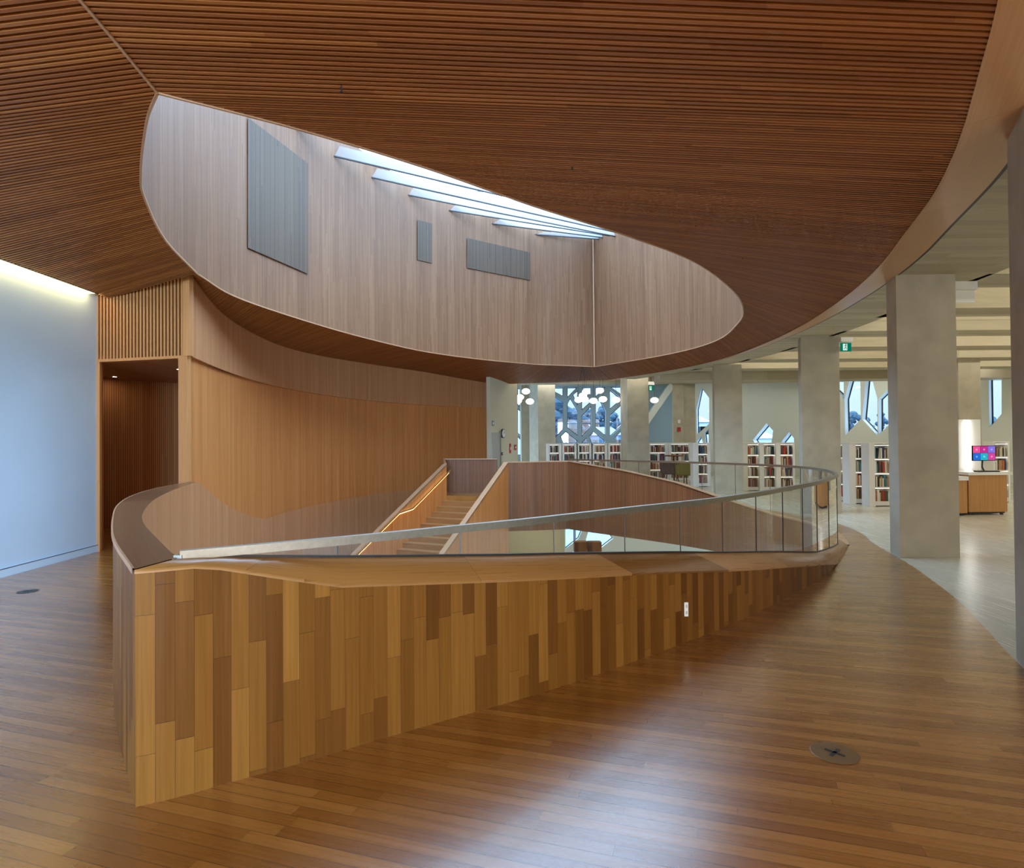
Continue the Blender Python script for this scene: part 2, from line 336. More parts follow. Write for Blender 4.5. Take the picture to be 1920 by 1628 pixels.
woodpoly = [(-9.5, -9)]+wecr+[(2.0, 19.4), (-1.0, 23.1), (-2.0, 23.5), (-9.5, 23.5)]
MB().prism(woodpoly, -0.30, 0.0, hole=void).build('floor_wood', m_floor, kind=STR)
MB().prism(outer, -0.95, -0.302, hole=void).build('floor_slab', m_conc, kind=STR)
stone = wecr+[(2.0, 19.4), (-1.0, 23.1), (-2.0, 23.5), (-2.0, 31), (12, 31), (26, 13), (26, -9)]
MB().prism(stone, -0.30, -0.001).build('floor_stone', m_cfloor, kind=STR)
MB().prism([(-9.5, -2), (26, -2), (26, 34), (-9.5, 34)], -4.75, -4.6).build('floor_lower', m_cfloor, kind=STR)

# ------------------------------------------------------------------ wood ceiling as slats between a spine and a rim
ZO, ZE, ZB = 3.95, 3.72, 3.79
wc_px = [(355, 513), (420, 595), (500, 640), (600, 668), (750, 690), (918, 712)]
wc = [onwall(MW, x, y) for x, y in wc_px]
def mwz(x, y):   # ceiling height where it meets the tall curved wall
    return interp([p.y for p in wc], [p.z for p in wc], y)
R0 = [(-2.0, -8.5, ZO, 1.0, -8.5, ZE), (-2.1, 0, ZO, 1.0, 0, ZE), (-2.18, 2, ZO, 1.85, 2.0, ZE), (-2.26, 3.21, ZO, 2.57, 3.23, ZE), (-2.35, 4.07, ZO, 3.07, 4.07, ZE)]
R1 = [(-2.35, 4.07, ZO, 3.07, 4.07, ZE), (-1.58, 4.56, ZO, 3.36, 4.6, ZE), (-.71, 5.23, ZO, 3.72, 5.35, ZE), (.23, 6.09, ZO, 4.13, 6.4, ZE), (1.37, 7.04, ZO, 4.55, 7.5, ZE), (2.41, 8.05, ZO, 4.93, 8.8, ZE),
      (3.41, 9.49, ZO, 5.28, 10.4, ZE), (4.11, 10.84, ZO, 5.5, 11.8, ZE), (4.58, 12.32, ZO, 5.62, 13.3, ZE), (4.87, 14.64, ZO, 5.60, 15.5, ZE), (4.28, 16.86, ZO, 5.15, 17.9, ZE), (2.65, 19.53, ZO, 3.5, 21.6, ZE)]
L0 = [(-2.0, -8.5, ZO, -6.0, -8.5, ZB), (-2.1, 0, ZO, -6.0, 0, ZB), (-2.18, 2, ZO, -6.0, 2.25, ZB), (-2.26, 3.21, ZO, -6.0, 3.55, ZB), (-2.35, 4.07, ZO, -6.0, 4.5, ZB)]
L1 = [(-2.35, 4.07, ZO, -6.0, 4.5, ZB), (-2.65, 4.45, ZO, -6.0, 4.95, ZB), (-3.17, 5.24, ZO, -6.0, 5.85, ZB), (-3.48, 5.81, ZO, -6.0, 6.5, ZB), (-3.97, 7.03, ZO, -6.0, 7.85, ZB), (-4.33, 8.45, ZO, -6.03, 9.19, ZB)]
L2 = [(-4.33, 8.45, ZO, -4.66, 8.86, mwz(0, 8.86)), (-4.39, 9.92, ZO, -4.97, 10.5, mwz(0, 10.5)), (-3.82, 12.23, ZO, -5.24, 13.6, mwz(0, 13.6)), (-3.1, 14.2, ZO, -4.98, 16.3, mwz(0, 16.3)), (-2.21, 15.98, ZO, -4.3, 18.6, mwz(0, 18.6)), (-.9, 17.5, ZO, -2.9, 21.2, mwz(0, 21.2)), (.67, 18.72, ZO, -0.9, 23.15, 3.80), (1.3, 18.98, ZO, .5, 22.6, 3.72), (2.0, 19.26, ZO, 2.0, 22.2, 3.72), (2.65, 19.53, ZO, 3.5, 21.6, ZE)]
cm = MB(); bk = MB(); spine = {}; rim = {}
for key, C in (('R0', R0), ('R1', R1), ('L0', L0), ('L1', L1), ('L2', L2)):
    D = cr(C, 10)
    spine[key] = [tuple(p[:3]) for p in D]; rim[key] = [tuple(p[3:]) for p in D]
    LS = cum([p[:3] for p in D], 3); LR = cum([p[3:] for p in D], 3)
    n = int(max(LS[-1], LR[-1])/0.054)
    mean = [(a+b)/2 for a, b in zip([s/max(LS[-1], 1e-6) for s in LS], [s/max(LR[-1], 1e-6) for s in LR])]
    def at(t):
        j = 0
        while j < len(mean)-2 and mean[j+1] < t: j += 1
        k = (t-mean[j])/(mean[j+1]-mean[j]); q = [a+(b-a)*k for a, b in zip(D[j], D[j+1])]
        return Vector(q[:3]), Vector(q[3:])
    DZ = Vector((0, 0, 0.03))
    for i in range(n):
        a, b = at(i/n); c, d = at((i+0.5)/n)
        ln = (b-a).length; cm_uv = [(i+0.5, 0), (i+0.5, 0), (i+0.5, ln), (i+0.5, ln)]; off = random.random()*1.9
        uv = [(i+.5, off), (i+.5, off), (i+.5, ln+off), (i+.5, ln+off)]
        cm.quad([a, c, d, b], uv); cm.quad([a, b, b+DZ, a+DZ], [uv[0], uv[2], uv[2], uv[0]]); cm.quad([c, d, d+DZ, c+DZ], [uv[0], uv[2], uv[2], uv[0]])
    for j in range(len(D)-1):
        a, b = Vector(D[j][:3]), Vector(D[j][3:]); c, d = Vector(D[j+1][:3]), Vector(D[j+1][3:])
        bk.quad([a+DZ*.95, c+DZ*.95, d+DZ*.95, b+DZ*.95])
        bk.quad([a+DZ*4, c+DZ*4, d+DZ*4, b+DZ*4])
ce = cm.build('ceiling_slats', m_slat, kind=STR)
bk.build('ceiling_backing', m_back, kind=STR)
# crease strip, pale edging round the opening
MB().sweep([(p[0], p[1], ZO+0.004) for p in spine['R0']], 0.018, 0.012).build('trim_crease', m_trim, kind=STR)
open_right = spine['R1']; open_left = spine['L1']+spine['L2'][1:]
MB().sweep([(p[0], p[1], ZO+0.01) for p in open_right], 0.018, 0.02).build('trim_opening', m_trim, kind=STR)
MB().sweep([(p[0], p[1], ZO+0.01) for p in open_left], 0.018, 0.02).build('trim_opening', m_trim, kind=STR)
# bevelled wooden lip round the outside of the wood ceiling
lipin = rim['R0']+rim['R1'][1:]
def normal_off(pts, dist):
    out = []
    for i, p in enumerate(pts):
        a = pts[max(i-1, 0)]; b = pts[min(i+1, len(pts)-1)]; d = Vector((b[0]-a[0], b[1]-a[1], 0)).normalized()
        w = dist(p) if callable(dist) else dist
        out.append((p[0]+d.y*w, p[1]-d.x*w, p[2]))
    return out
lw = lambda p: interp([-9, 3.0, 5, 8, 12, 17, 21.6], [.40, .42, .42, .40, .33, .27, .2], p[1])
lo = normal_off(lipin, lw); lo = [(p[0], p[1], ZB-0.012) for p in lo]
lp = MB(); lp.ribbon(lipin, lo, vz=False); lp.ribbon([(p[0], p[1], ZE-0.004) for p in normal_off(lipin, -0.02)], [(p[0], p[1], ZE-0.004) for p in lipin], vz=False)
lp.build('trim_ceiling_lip', m_lip, kind=STR)
gap = normal_off(lo, 0.035)
MB().ribbon([(p[0], p[1], ZB-0.005) for p in lo], [(p[0], p[1], ZB-0.005) for p in gap], vz=False).build('trim_shadow_gap', m_black, kind=STR)

# ------------------------------------------------------------------ concrete soffit, joists, roof slab
ring = [(p[0], p[1]) for p in gap]; ringo = [(p[0], p[1]) for p in normal_off(gap, lambda p: interp([-9, 6, 8, 10, 14, 20], [3.0, 3.0, 1.3, 1.0, 0.9, 0.8], p[1]))]
MB().ribbon([(x, y, ZB) for x, y in ring], [(x, y, ZB) for x, y in ringo], vz=False).ribbon([(x, y, ZB) for x, y in ringo], [(x, y, 4.3) for x, y in ringo]).build('ceiling_concrete_ring', m_concc, kind=STR)
ro = [p for p in ringo if p[1] > 4]
def ring_x(y): 
    c = [a[0]+(b[0]-a[0])*(y-a[1])/(b[1]-a[1]) for a, b in zip(ro, ro[1:]) if min(a[1], b[1]) <= y <= max(a[1], b[1]) and abs(b[1]-a[1]) > 1e-6]
    return max(c) if c else -1.5
for k in range(7):
    y0 = 5.95+2.15*k; w = 0.95
    if y0 > 20: break
    x0 = ring_x(y0+w/2)-0.1
    MB().hexa([(x0, y0+.10, ZB), (24, y0+.10, ZB), (24, y0+w-.10, ZB), (x0, y0+w-.10, ZB), (x0, y0, 4.31), (24, y0, 4.31), (24, y0+w, 4.31), (x0, y0+w, 4.31)]).build('ceiling_joist', m_concc, kind=STR)
MB().box(5.0, 24, 20.6, 21.5, 3.60, 4.31).build('ceiling_beam', m_concc, kind=STR)
MB().box(-0.7, 24, 25.2, 26.0, 3.98, 4.31).build('ceiling_beam', m_concc, kind=STR)
hole = [p[:2] for p in normal_off(open_left, -0.07)]+[p[:2] for p in normal_off(open_right, 0.07)[::-1]][1:-1]
MB().prism([(-9.5, -9), (26, -9), (26, 13), (12, 31.5), (-9.5, 31.5)], 4.3, 4.5, hole=hole).build('ceiling_slab', m_conc, kind=STR)

# ------------------------------------------------------------------ skylight shaft
ZT = 8.15
def shaftwall(name, pts, z1):
    pts = resample([p[:2] for p in pts], step=0.25)
    o = normal_off([(p[0], p[1], 0) for p in pts], 0.0)
    return MB().ribbon([(p[0], p[1], ZO) for p in pts], [(p[0], p[1], z1) for p in pts]).build(name, m_shaft, kind=STR)
shaftwall('wall_shaft_left', open_left, ZT); shaftwall('wall_shaft_right', open_right, ZT)
MB().box(2.615, 2.655, 19.47, 19.51, ZO, ZT).build('trim_shaft_corner', m_trim, kind=STR)
OLp = [p[:2] for p in open_left]
def patch(x0, x1, tl, tr_, bl, br, mat, name, label, proud=0.03):
    A = []; B = []
    n = 14
    for k in range(n+1):
        t = k/n; x = x0+(x1-x0)*t
        a = onwall(OLp, x, bl+(br-bl)*t); b = onwall(OLp, x, tl+(tr_-tl)*t)
        if a is None or b is None: continue
        s = 1-proud/a.length if False else (Vector((a.x, a.y)).length-proud)/Vector((a.x, a.y)).length
        A.append((a.x*s, a.y*s, a.z)); B.append((b.x*s, b.y*s, b.z))
    o = MB().ribbon(A, B); 
    o.ribbon(A, [(p[0]/1.003, p[1]/1.003*1.004, p[2]) for p in A])
    return o.build(name, mat, label=label, cat='wall panel', group='louvred panels high in the skylight shaft')
patch(465, 578, 222, 308, 466, 515, m_louv, 'louvre_panel', 'tall grey louvred wood panel, largest of those set in the skylight shaft wall')
patch(783, 810, 413, 420, 488, 494, m_louv, 'louvre_panel', 'small upright louvred wood panel in the middle of the skylight shaft wall')
patch(876, 994, 447, 474, 503, 526, m_louv, 'louvre_panel', 'long low louvred wood panel in the skylight shaft wall, nearest its far corner')
# white baffles under the glazing
fins = [(558, 243, 0.20), (627, 293, 0.236), (697, 333, 0.225), (766, 366, 0.20), (843, 395, 0.158), (924, 420, 0.125), (1005, 440, 0.075)]
ords = ['nearest', 'second nearest', 'third nearest', 'fourth nearest', 'third from the far corner', 'second from the far corner', 'farthest']
print([round(onwall(OLp, f[0], f[1]).z, 2) for f in fins])
for (px, py, sl), od in zip(fins, ords):
    a = onwall(OLp, px, py); z = a.z
    d = ray(px+200, py+200*sl); t = (z-EYE)/d.z; q = Vector((d.x*t, d.y*t, z)); dr = (q-a).normalized(); b = a+dr*9
    a0 = a-dr*0.3
    hit = onwall([p[:2] for p in open_right], 0, 0) if False else None
    # stop at the right-hand shaft wall
    for p0, p1 in zip(open_right, open_right[1:]):
        r = geometry.intersect_line_line_2d(a.xy+dr.xy*0.3, b.xy, Vector(p0[:2]), Vector(p1[:2]))
        if r: b = Vector((r[0], r[1], z))
    tilt = Vector((-dr.y, dr.x, 0))*0.12
    g = thing('skylight_baffle', a, 'white translucent baffle under the skylight glazing, '+od+' one', 'skylight baffle', 'white baffles across the skylight')
    fb = MB(); nq = 16
    A = [a0+(b-a0)*k/nq for k in range(nq+1)]; 
    fb.ribbon(A, [p+Vector((0, 0, 0.30))+tilt for p in A]); fb.build('cloth', m_baf, g)
    MB().bar(a0, b, 0.03, 0.025).build('edge_rail', m_dark, g)
sk = thing('skylight', (0.5, 11, ZT), 'glazed roof light high above the oval opening in the wood ceiling', 'skylight')
MB().prism([(-6, 2.5), (6.5, 2.5), (6.5, 22), (-6, 22)], ZT+0.30, ZT+0.32).build('glazing', m_sglass, sk)
for k in range(12):
    y = 3.2+k*1.6; MB().box(-6, 6.5, y, y+.08, ZT+.02, ZT+.28).build('rafter', m_white, sk)

# ------------------------------------------------------------------ walls
zb = 2.87
mw = [tuple(p[:2]) for p in MW]; mwr = resample(mw, step=0.2)
a = [(p[0], p[1], 0) for p in mwr]
low = MB().ribbon([(p[0], p[1], -4.6) for p in mwr], [(p[0], p[1], 0.0) for p in mwr])
low.build('wall_left_lower', m_band, kind=STR)
mid = normal_off(a, -0.0)
MB().ribbon([(p[0]-0.03, p[1]+.02, -0.05) for p in mwr], [(p[0]-0.03, p[1]+.02, zb) for p in mwr]).build('wall_left_curved', m_flute, kind=STR)
MB().ribbon([(p[0]+0.03, p[1]-.02, zb) for p in mwr], [(p[0]+0.03, p[1]-.02, 4.3) for p in mwr]).ribbon([(p[0]+0.03, p[1]-.02, zb) for p in mwr], [(p[0]-0.04, p[1]+.03, zb) for p in mwr], vz=False).build('wall_left_band', m_band, kind=STR)
# end of the tall wall: pale jamb with three dark plugs
jm = thing('door_jamb', (-4.7, 8.86, 0), 'pale wood jamb at the corridor opening with three dark plugs', 'door jamb')
jb = MB(); jb.hexa([(-4.82, 8.86, 0), (-4.66, 8.80, 0), (-4.64, 8.87, 0), (-4.80, 9.05, 0), (-4.82, 8.86, zb), (-4.66, 8.80, zb), (-4.64, 8.87, zb), (-4.80, 9.05, zb)]); jb.build('post', m_jamb, jm)
MB().hexa([(-4.72, 8.80, zb), (-4.62, 8.79, zb), (-4.60, 8.87, zb), (-4.72, 9.0, zb), (-4.72, 8.80, 4.1), (-4.62, 8.79, 4.1), (-4.60, 8.87, 4.1), (-4.72, 9.0, 4.1)]).build('upper_post', m_jamb, jm)
for py in (730, 791, 852):
    p = atY(348, py, 8.80); MB().lathe([(0.0, 0), (0.012, 0), (0.012, 0.03), (0, 0.03)], (0, 0, 0), 8).build('plug', m_black, jm).matrix_world = Matrix.Translation(p+Vector((0, .0, 0))) @ Matrix.Rotation(math.radians(90), 4, 'X')
# fluted lintel over the corridor opening
lt = MB(); A0 = Vector((-6.23, 9.20, 0)); A1 = Vector((-4.72, 8.84, 0)); n = 26
MB().hexa([A0+Vector((0, .05, zb+.02)), A1+Vector((0, .05, zb+.02)), A1+Vector((0, .12, zb+.02)), A0+Vector((0, .12, zb+.02)), A0+Vector((0, .05, 4.25)), A1+Vector((0, .05, 4.25)), A1+Vector((0, .12, 4.25)), A0+Vector((0, .12, 4.25))]).build('wall_lintel_backing', m_back, kind=STR)
for i in range(n):
    p = A0+(A1-A0)*(i/n); q = A0+(A1-A0)*((i+.52)/n); o = Vector((0.0, .055, 0))
    lt.hexa([p+Vector((0, 0, zb)), q+Vector((0, 0, zb)), q+o+Vector((0, 0, zb)), p+o+Vector((0, 0, zb)), p+Vector((0, 0, 4.2)), q+Vector((0, 0, 4.2)), q+o+Vector((0, 0, 4.2)), p+o+Vector((0, 0, 4.2))])
lt.build('wall_lintel_slats', m_jamb, kind=STR)
MB().hexa([A0+Vector((0, -.01, zb-.03)), A1+Vector((0, -.01, zb-.03)), A1+Vector((0, .14, zb-.03)), A0+Vector((0, .14, zb-.03)), A0+Vector((0, -.01, zb+.01)), A1+Vector((0, -.01, zb+.01)), A1+Vector((0, .14, zb+.01)), A0+Vector((0, .14, zb+.01))]).build('trim_lintel', m_jamb, kind=STR)
# corridor beyond
K0 = (-9.2, 9.6); K1 = (-6.6, 13.3)
kk = resample([K0, K1], step=0.3)
MB().ribbon([(p[0], p[1], 0) for p in kk], [(p[0], p[1], zb) for p in kk]).build('wall_corridor', m_corr, kind=STR)
MB().prism([(-9.4, 9.22), (-6.2, 9.22), (-4.74, 8.95), (-5.3, 12.5), (-5.3, 14.5), (-9.4, 14.5)], zb, zb+.06).build('ceiling_corridor', m_corr, kind=STR)
MB().box(-6.235, -6.18, 9.19, 9.23, 0, zb).build('trim_corridor_jamb', m_jamb, kind=STR)
MB().ribbon([(-4.85, 8.95, 0), (-5.42, 12.5, 0), (-5.45, 14.5, 0)], [(-4.85, 8.95, zb), (-5.42, 12.5, zb), (-5.45, 14.5, zb)]).build('wall_corridor_right', m_corr, kind=STR)
MB().box(-9.4, -5.3, 14.4, 14.5, 0, zb).build('wall_corridor_end', m_corr, kind=STR)
MB().box(-9.4, -6.20, 9.24, 9.30, 0, 4.2).build('wall_corridor_near', m_corr, kind=STR)
for (px, py), w in zip(((291, 676), (336, 693), (215, 707)), ('nearest the lintel', 'beside the pale jamb', 'farthest back, against the slatted wall')):
    p = fl(px, py, zb-0.006); g = thing('downlight', p, 'small round recessed downlight in the corridor ceiling, the one '+w, 'downlight', 'corridor downlights')
    MB().lathe([(0.0, 0.003), (0.036, 0.003)], p, 16).build('lamp', m_down, g)
    MB().lathe([(0.036, 0.0), (0.047, 0.0), (0.047, 0.006)], p, 16).build('rim', m_white, g)
# left plaster wall with cove light
BX = -6.10
MB().quad([(BX+.14, -9, 0), (BX-.125, 9.22, 0), (BX-.125, 9.22, 4.25), (BX+.14, -9, 4.25)]).build('wall_left', m_plaster, kind=STR)
bb = MB(); bb.quad([(BX+.16, -9, .10), (BX-.105, 9.20, .10), (BX-.105, 9.20, 0.001), (BX+.16, -9, 0.001)]); bb.quad([(BX+.16, -9, .10), (BX-.105, 9.20, .10), (BX-.125, 9.20, .10), (BX+.14, -9, .10)]); bb.build('baseboard_left', m_plaster, kind=STR)
MB().quad([(BX+.165, -9, .108), (BX-.10, 9.20, .108), (BX-.10, 9.20, 0.100), (BX+.165, -9, 0.100)]).build('trim_baseboard_reveal', m_dark, kind=STR)
cl = thing('cove_light', (-6.0, 3, ZB), 'warm strip light glowing in the slot above the white wall', 'cove light')
MB().hexa([(-6.0, 0, ZB+.03), (-6.07, 0, ZB+.03), (-6.20, 8.98, ZB+.03), (-6.05, 8.98, ZB+.03), (-6.0, 0, ZB+.06), (-6.07, 0, ZB+.06), (-6.20, 8.98, ZB+.06), (-6.05, 8.98, ZB+.06)]).build('strip', m_led, cl)
MB().hexa([(-5.98, -8.4, ZB), (-5.95, -8.4, ZB), (-5.99, 8.9, ZB), (-6.02, 8.9, ZB), (-5.98, -8.4, ZB+.02), (-5.95, -8.4, ZB+.02), (-5.99, 8.9, ZB+.02), (-6.02, 8.9, ZB+.02)]).build('channel', m_dark, cl)
# wall behind the photographer: window wall
MB().box(-6.2, 26, -9.1, -9.0, 0, 0.9).build('wall_back', m_plaster, kind=STR)
for k in range(9):
    x = -6.1+k*4; MB().box(x-.15, x+.15, -9.15, -8.95, 0.9, 4.3).build('wall_back_pier', m_plaster, kind=STR)
MB().box(25.9, 26, -9, 13, 0, 4.3).build('wall_right', m_facade, kind=STR)

# ------------------------------------------------------------------ parapet
par = thing('wooden_parapet', (-1.66, 2.7, 0), 'curved parapet of vertical oak boards that sinks to the floor at its right end', 'parapet')
cap_px = [(249, 1075), (380, 1056.6), (637, 1095.2), (839, 1089), (1038, 1081.7), (1200, 1073), (1284.5, 1070), (1416, 1065.6), (1485.5, 1060.6), (1543, 1057), (1566, 1057), (1584, 1035)]
ridge_px = [(337, 1044), (390, 1043.5), (560, 1044), (632, 1044), (864, 1041.6), (1038, 1038.5), (1171, 1036.6), (1275, 1035.4), (1440, 1034.8), (1531, 1035.5), (1570, 1036)]
bs = resample(base, n=90); bxy = [tuple(p[:2]) for p in bs]
cx = [projx((p[0], p[1], 0.5)) for p in bxy]
ztop = []
capw = [(px, onwall([tuple(q[:2]) for q in base], px, py)) for px, py in cap_px]
capw = [(px, p.z) for px, p in capw if p is not None]
Lb = cum(bxy); capL = []
for px, z in capw:
    capL.append((interp(cx[:80], Lb[:80], px), max(z, 0.004)))
capL.sort(); capL.append((Lb[-1]-0.5, 0.006)); capL.append((Lb[-1], 0.005))
ztop = [interp([c[0] for c in capL], [c[1] for c in capL], l) for l in Lb]
MB().ribbon([(p[0], p[1], 0) for p in bxy], [(p[0], p[1], z) for p, z in zip(bxy, ztop)]).build('cladding', m_stave, par)
# ridge along the glass line
gl = resample([p[:2] for p in rail_plan if p[1] <= 9.4 and p[0] < 5.0], n=90)
glx = [projx((p[0], p[1], 0.6)) for p in gl]
rz = [(px, onwall([tuple(p) for p in gl], px, py)) for px, py in ridge_px]
rz = [(px, p.z) for px, p in rz if p is not None]
Lg = cum(gl); rL = sorted([(interp(glx, Lg, px), max(z, 0.02)) for px, z in rz]); rL.append((Lg[-1], 0.012))
zr = [min(1.045, interp([c[0] for c in rL], [c[1] for c in rL], l)) for l in Lg]
print('cap', [(round(a, 2), round(b, 2)) for a, b in capL], 'ridge', [(round(a, 2), round(b, 2)) for a, b in rL])
capm = MB(); 
bo = normal_off([(p[0], p[1], z) for p, z in zip(bxy, ztop)], 0.012)
capm.ribbon(bo, [(p[0], p[1], max(z, 0.0)) for p, z in zip(gl, zr)], vz=False)
capm.ribbon([(p[0], p[1], p[2]-0.018) for p in bo], bo)
# flat head between outer and inner edge on the left limb
lo_ = resample([tuple(p[:2]) for p in leftouter], n=60); li_ = resample([tuple(p[:2]) for p in leftinner], n=60)
capl = MB(); capl.ribbon([(p[0], p[1], 1.05) for p in lo_], [(p[0], p[1], 1.05) for p in li_], vz=False)
lof = normal_off([(p[0], p[1], 1.05) for p in lo_], -0.01)
ce_ = MB(); ce_.ribbon([(p[0], p[1], 1.025) for p in lof], [(p[0], p[1], 1.052) for p in lof]); ce_.ribbon([(p[0], p[1], 1.052) for p in lof], [(p[0], p[1], 1.052) for p in lo_], vz=False); ce_.build('cap_edge', m_trim, par)  # pale trim colour paints the reflected brightness along this edge
capl.quad([(lo_[0][0], lo_[0][1], 1.05), (bo[0][0], bo[0][1], 1.05), (gl[0][0], gl[0][1], 1.05), (li_[0][0], li_[0][1], 1.05)], [(0, 0), (.1, 0), (.1, .4), (0, .4)])
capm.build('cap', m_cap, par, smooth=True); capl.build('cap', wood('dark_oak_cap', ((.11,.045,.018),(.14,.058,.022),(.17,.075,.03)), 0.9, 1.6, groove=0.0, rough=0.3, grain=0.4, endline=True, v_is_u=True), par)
MB().ribbon([(p[0], p[1], 0) for p in lo_], [(p[0], p[1], 1.035) for p in lo_]).build('cladding', m_stave, par)
MB().ribbon([(p[0], p[1], -0.95) for p in gl], [(p[0], p[1], z) for p, z in zip(gl, zr)]).build('inner_face', m_flute, par)
# inner face of the left limb: goes on along the tall wall, its head running down to floor level
lin = [tuple(p) for p in li_]; ext = [p for p in mwr if 8.86 < p[1] < 13.2]
extm = [(p[0]+0.12*interp([8.8, 13.2], [1, .05], p[1]), p[1]) for p in ext]
zpx = [onwall([tuple(q) for q in mwr], x, y) for x, y in ((372, 915), (400, 937), (430, 955), (460, 965), (500, 975))]
zs = [interp([8.8]+[q.y for q in zpx], [1.05]+[q.z for q in zpx], p[1]) for p in extm]
print('zpx', zpx)
pl = [(p[0], p[1], -4.6) for p in lin]+[(p[0], p[1], -4.6) for p in extm]; pt = [(p[0], p[1], 1.05) for p in lin]+[(p[0], p[1], z) for p, z in zip(extm, zs)]
MB().ribbon(pl, pt).build('inner_face', m_band, par)
MB().ribbon([(p[0], p[1], z) for p, z in zip(extm, zs)], [(p[0]-.02, p[1]+.01, z) for p, z in zip(ext, zs)], vz=False).build('cap_run_off', m_trim, par)

# ------------------------------------------------------------------ far limb of the parapet (right and back), stair sides
far = thing('wooden_parapet', (1.62, 17.7, 0), 'dark red wood parapet across the void, rising to the corner beside the stairs', 'parapet')
bp = resample([p[:2] for p in rail_plan if p[1] >= 9.2 and not (p[1] < 9.4 and p[0] < 4.8)], n=70)
bpx = [p for p in bp]
zt_px = [(1060, 861), (1167, 882), (1270, 905), (1351, 933), (1420, 955), (1462, 969)]
Lf = cum(bpx); zf = []
pr_ = [(px, onwall([tuple(p) for p in bpx if p[1] > 11.4], px, py)) for px, py in zt_px]
fx = [projx((p[0], p[1], .5)) for p in bpx]
tab = sorted([(Lf[min(range(len(bpx)), key=lambda i: abs(fx[i]-px)+(1000 if bpx[i][1] < 11.4 else 0))], max(0.02, p.z)) for px, p in pr_ if p is not None])
print('far', tab)
tab = [(0, 0.012)]+[t for t in tab if t[0] > 1.0]+[(Lf[-1], 1.01)]
zf = [interp([t[0] for t in tab], [t[1] for t in tab], l) for l in Lf]
zf = [min(z, 1.01) for z in zf]
ftop = [(p[0], p[1], z) for p, z in zip(bpx, zf)]
outo = normal_off(ftop, 0.16)
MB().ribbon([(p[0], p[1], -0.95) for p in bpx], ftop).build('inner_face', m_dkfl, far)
MB().ribbon(outo, [(p[0], p[1], -0.01) for p in outo]).build('cladding', m_stave, far)
MB().ribbon(ftop, outo, vz=False).build('cap', m_trim, far)
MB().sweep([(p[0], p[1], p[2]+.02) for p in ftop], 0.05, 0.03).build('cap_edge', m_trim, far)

# ------------------------------------------------------------------ stairs
st = thing('staircase', (-1.1, 17.8, 0), 'wide oak staircase going down between two slatted sides', 'staircase')
TL = Vector((-1.95, 18.2, 0)); TR = Vector((-0.25, 17.4, 0))
DL = Vector((-1.95, -3.75, 0)); DRr = Vector((-1.60, -3.95, 0)); SL = 2.15     # plan run for a drop of SL
NST = 32; rise = SL/16
for i in range(NST):
    t0 = i/16; t1 = (i+1)/16
    zt = -rise*(i+1)
    a = TL+DL*t0; b = TR+DRr*t0; c = TR+DRr*t1; d = TL+DL*t1
    V = lambda p, z: Vector((p.x, p.y, z))
    MB().hexa([V(d, zt-.25), V(c, zt-.25), V(b, zt-.25), V(a, zt-.25), V(d, zt), V(c, zt), V(b, zt), V(a, zt)]).build('step', m_step, st)
def side(T, D, zt0, wd, thick, mat_in, name_par, capm_, lab):
    g = thing(name_par, T, lab, 'stair balustrade', 'slatted sides of the staircase')
    n = 24; P = [T+D*(2.0*k/n) for k in range(n+1)]; Z = [zt0-SL*2.0*k/n for k in range(n+1)]
    nrm = Vector((D.y, -D.x, 0)).normalized()*thick
    A = [Vector((p.x, p.y, z)) for p, z in zip(P, Z)]; B = [a+nrm for a in A]
    lowz = lambda z: max(z-1.65, -4.6)
    MB().ribbon([Vector((p.x, p.y, lowz(p.z))) for p in A], A).build('slatted_face', mat_in, g)
    MB().ribbon([Vector((p.x, p.y, lowz(p.z) if wd == 0 else max(-4.6, p.z-wd))) for p in B], B).build('slatted_face', mat_in, g)
    MB().ribbon(A, B, vz=False).ribbon([a-Vector((0, 0, .05)) for a in A], A).ribbon([a-Vector((0, 0, .05)) for a in B], B).build('cap', capm_, g)
    return g
gL = side(TL, DL, 0.93, 0, 0.14, m_flute, 'stair_balustrade', m_trim, 'left slatted side of the staircase carrying the lit handrail')
gR = side(TR, DRr, 1.0, 5.0, -0.14, m_flute, 'stair_balustrade', m_trim, 'right slatted side of the staircase, with a broad pale cap')
# back of the landing and short return to the corner
lb = thing('landing_parapet', (-1.3, 19.2, 0), 'low grey brown slatted parapet at the head of the stairs', 'parapet')
pa = Vector((-2.0, 18.3, 0)); pb = Vector((-2.15, 19.35, 0)); pc = atY(933, 900, 19.3); pc.z = 0
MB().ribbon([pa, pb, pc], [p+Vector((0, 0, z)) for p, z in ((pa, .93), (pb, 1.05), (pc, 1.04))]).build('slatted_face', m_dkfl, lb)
MB().sweep([p+Vector((0, 0, z)) for p, z in ((pa, .95), (pb, 1.07), (pc, 1.06))], 0.08, 0.03).build('cap', m_trim, lb)
rt = thing('return_parapet', (0.7, 17.5, 0), 'short slatted parapet between the stair head and the void corner', 'parapet')
ra = [(-0.25, 17.4), (0.6, 17.5), C2]; ra = resample(ra, step=.2)
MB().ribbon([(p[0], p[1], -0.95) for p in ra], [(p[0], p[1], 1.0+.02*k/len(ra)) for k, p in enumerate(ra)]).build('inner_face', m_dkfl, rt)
MB().sweep([(p[0], p[1]+.05, 1.02) for p in ra], 0.12, 0.03).build('cap', m_trim, rt)
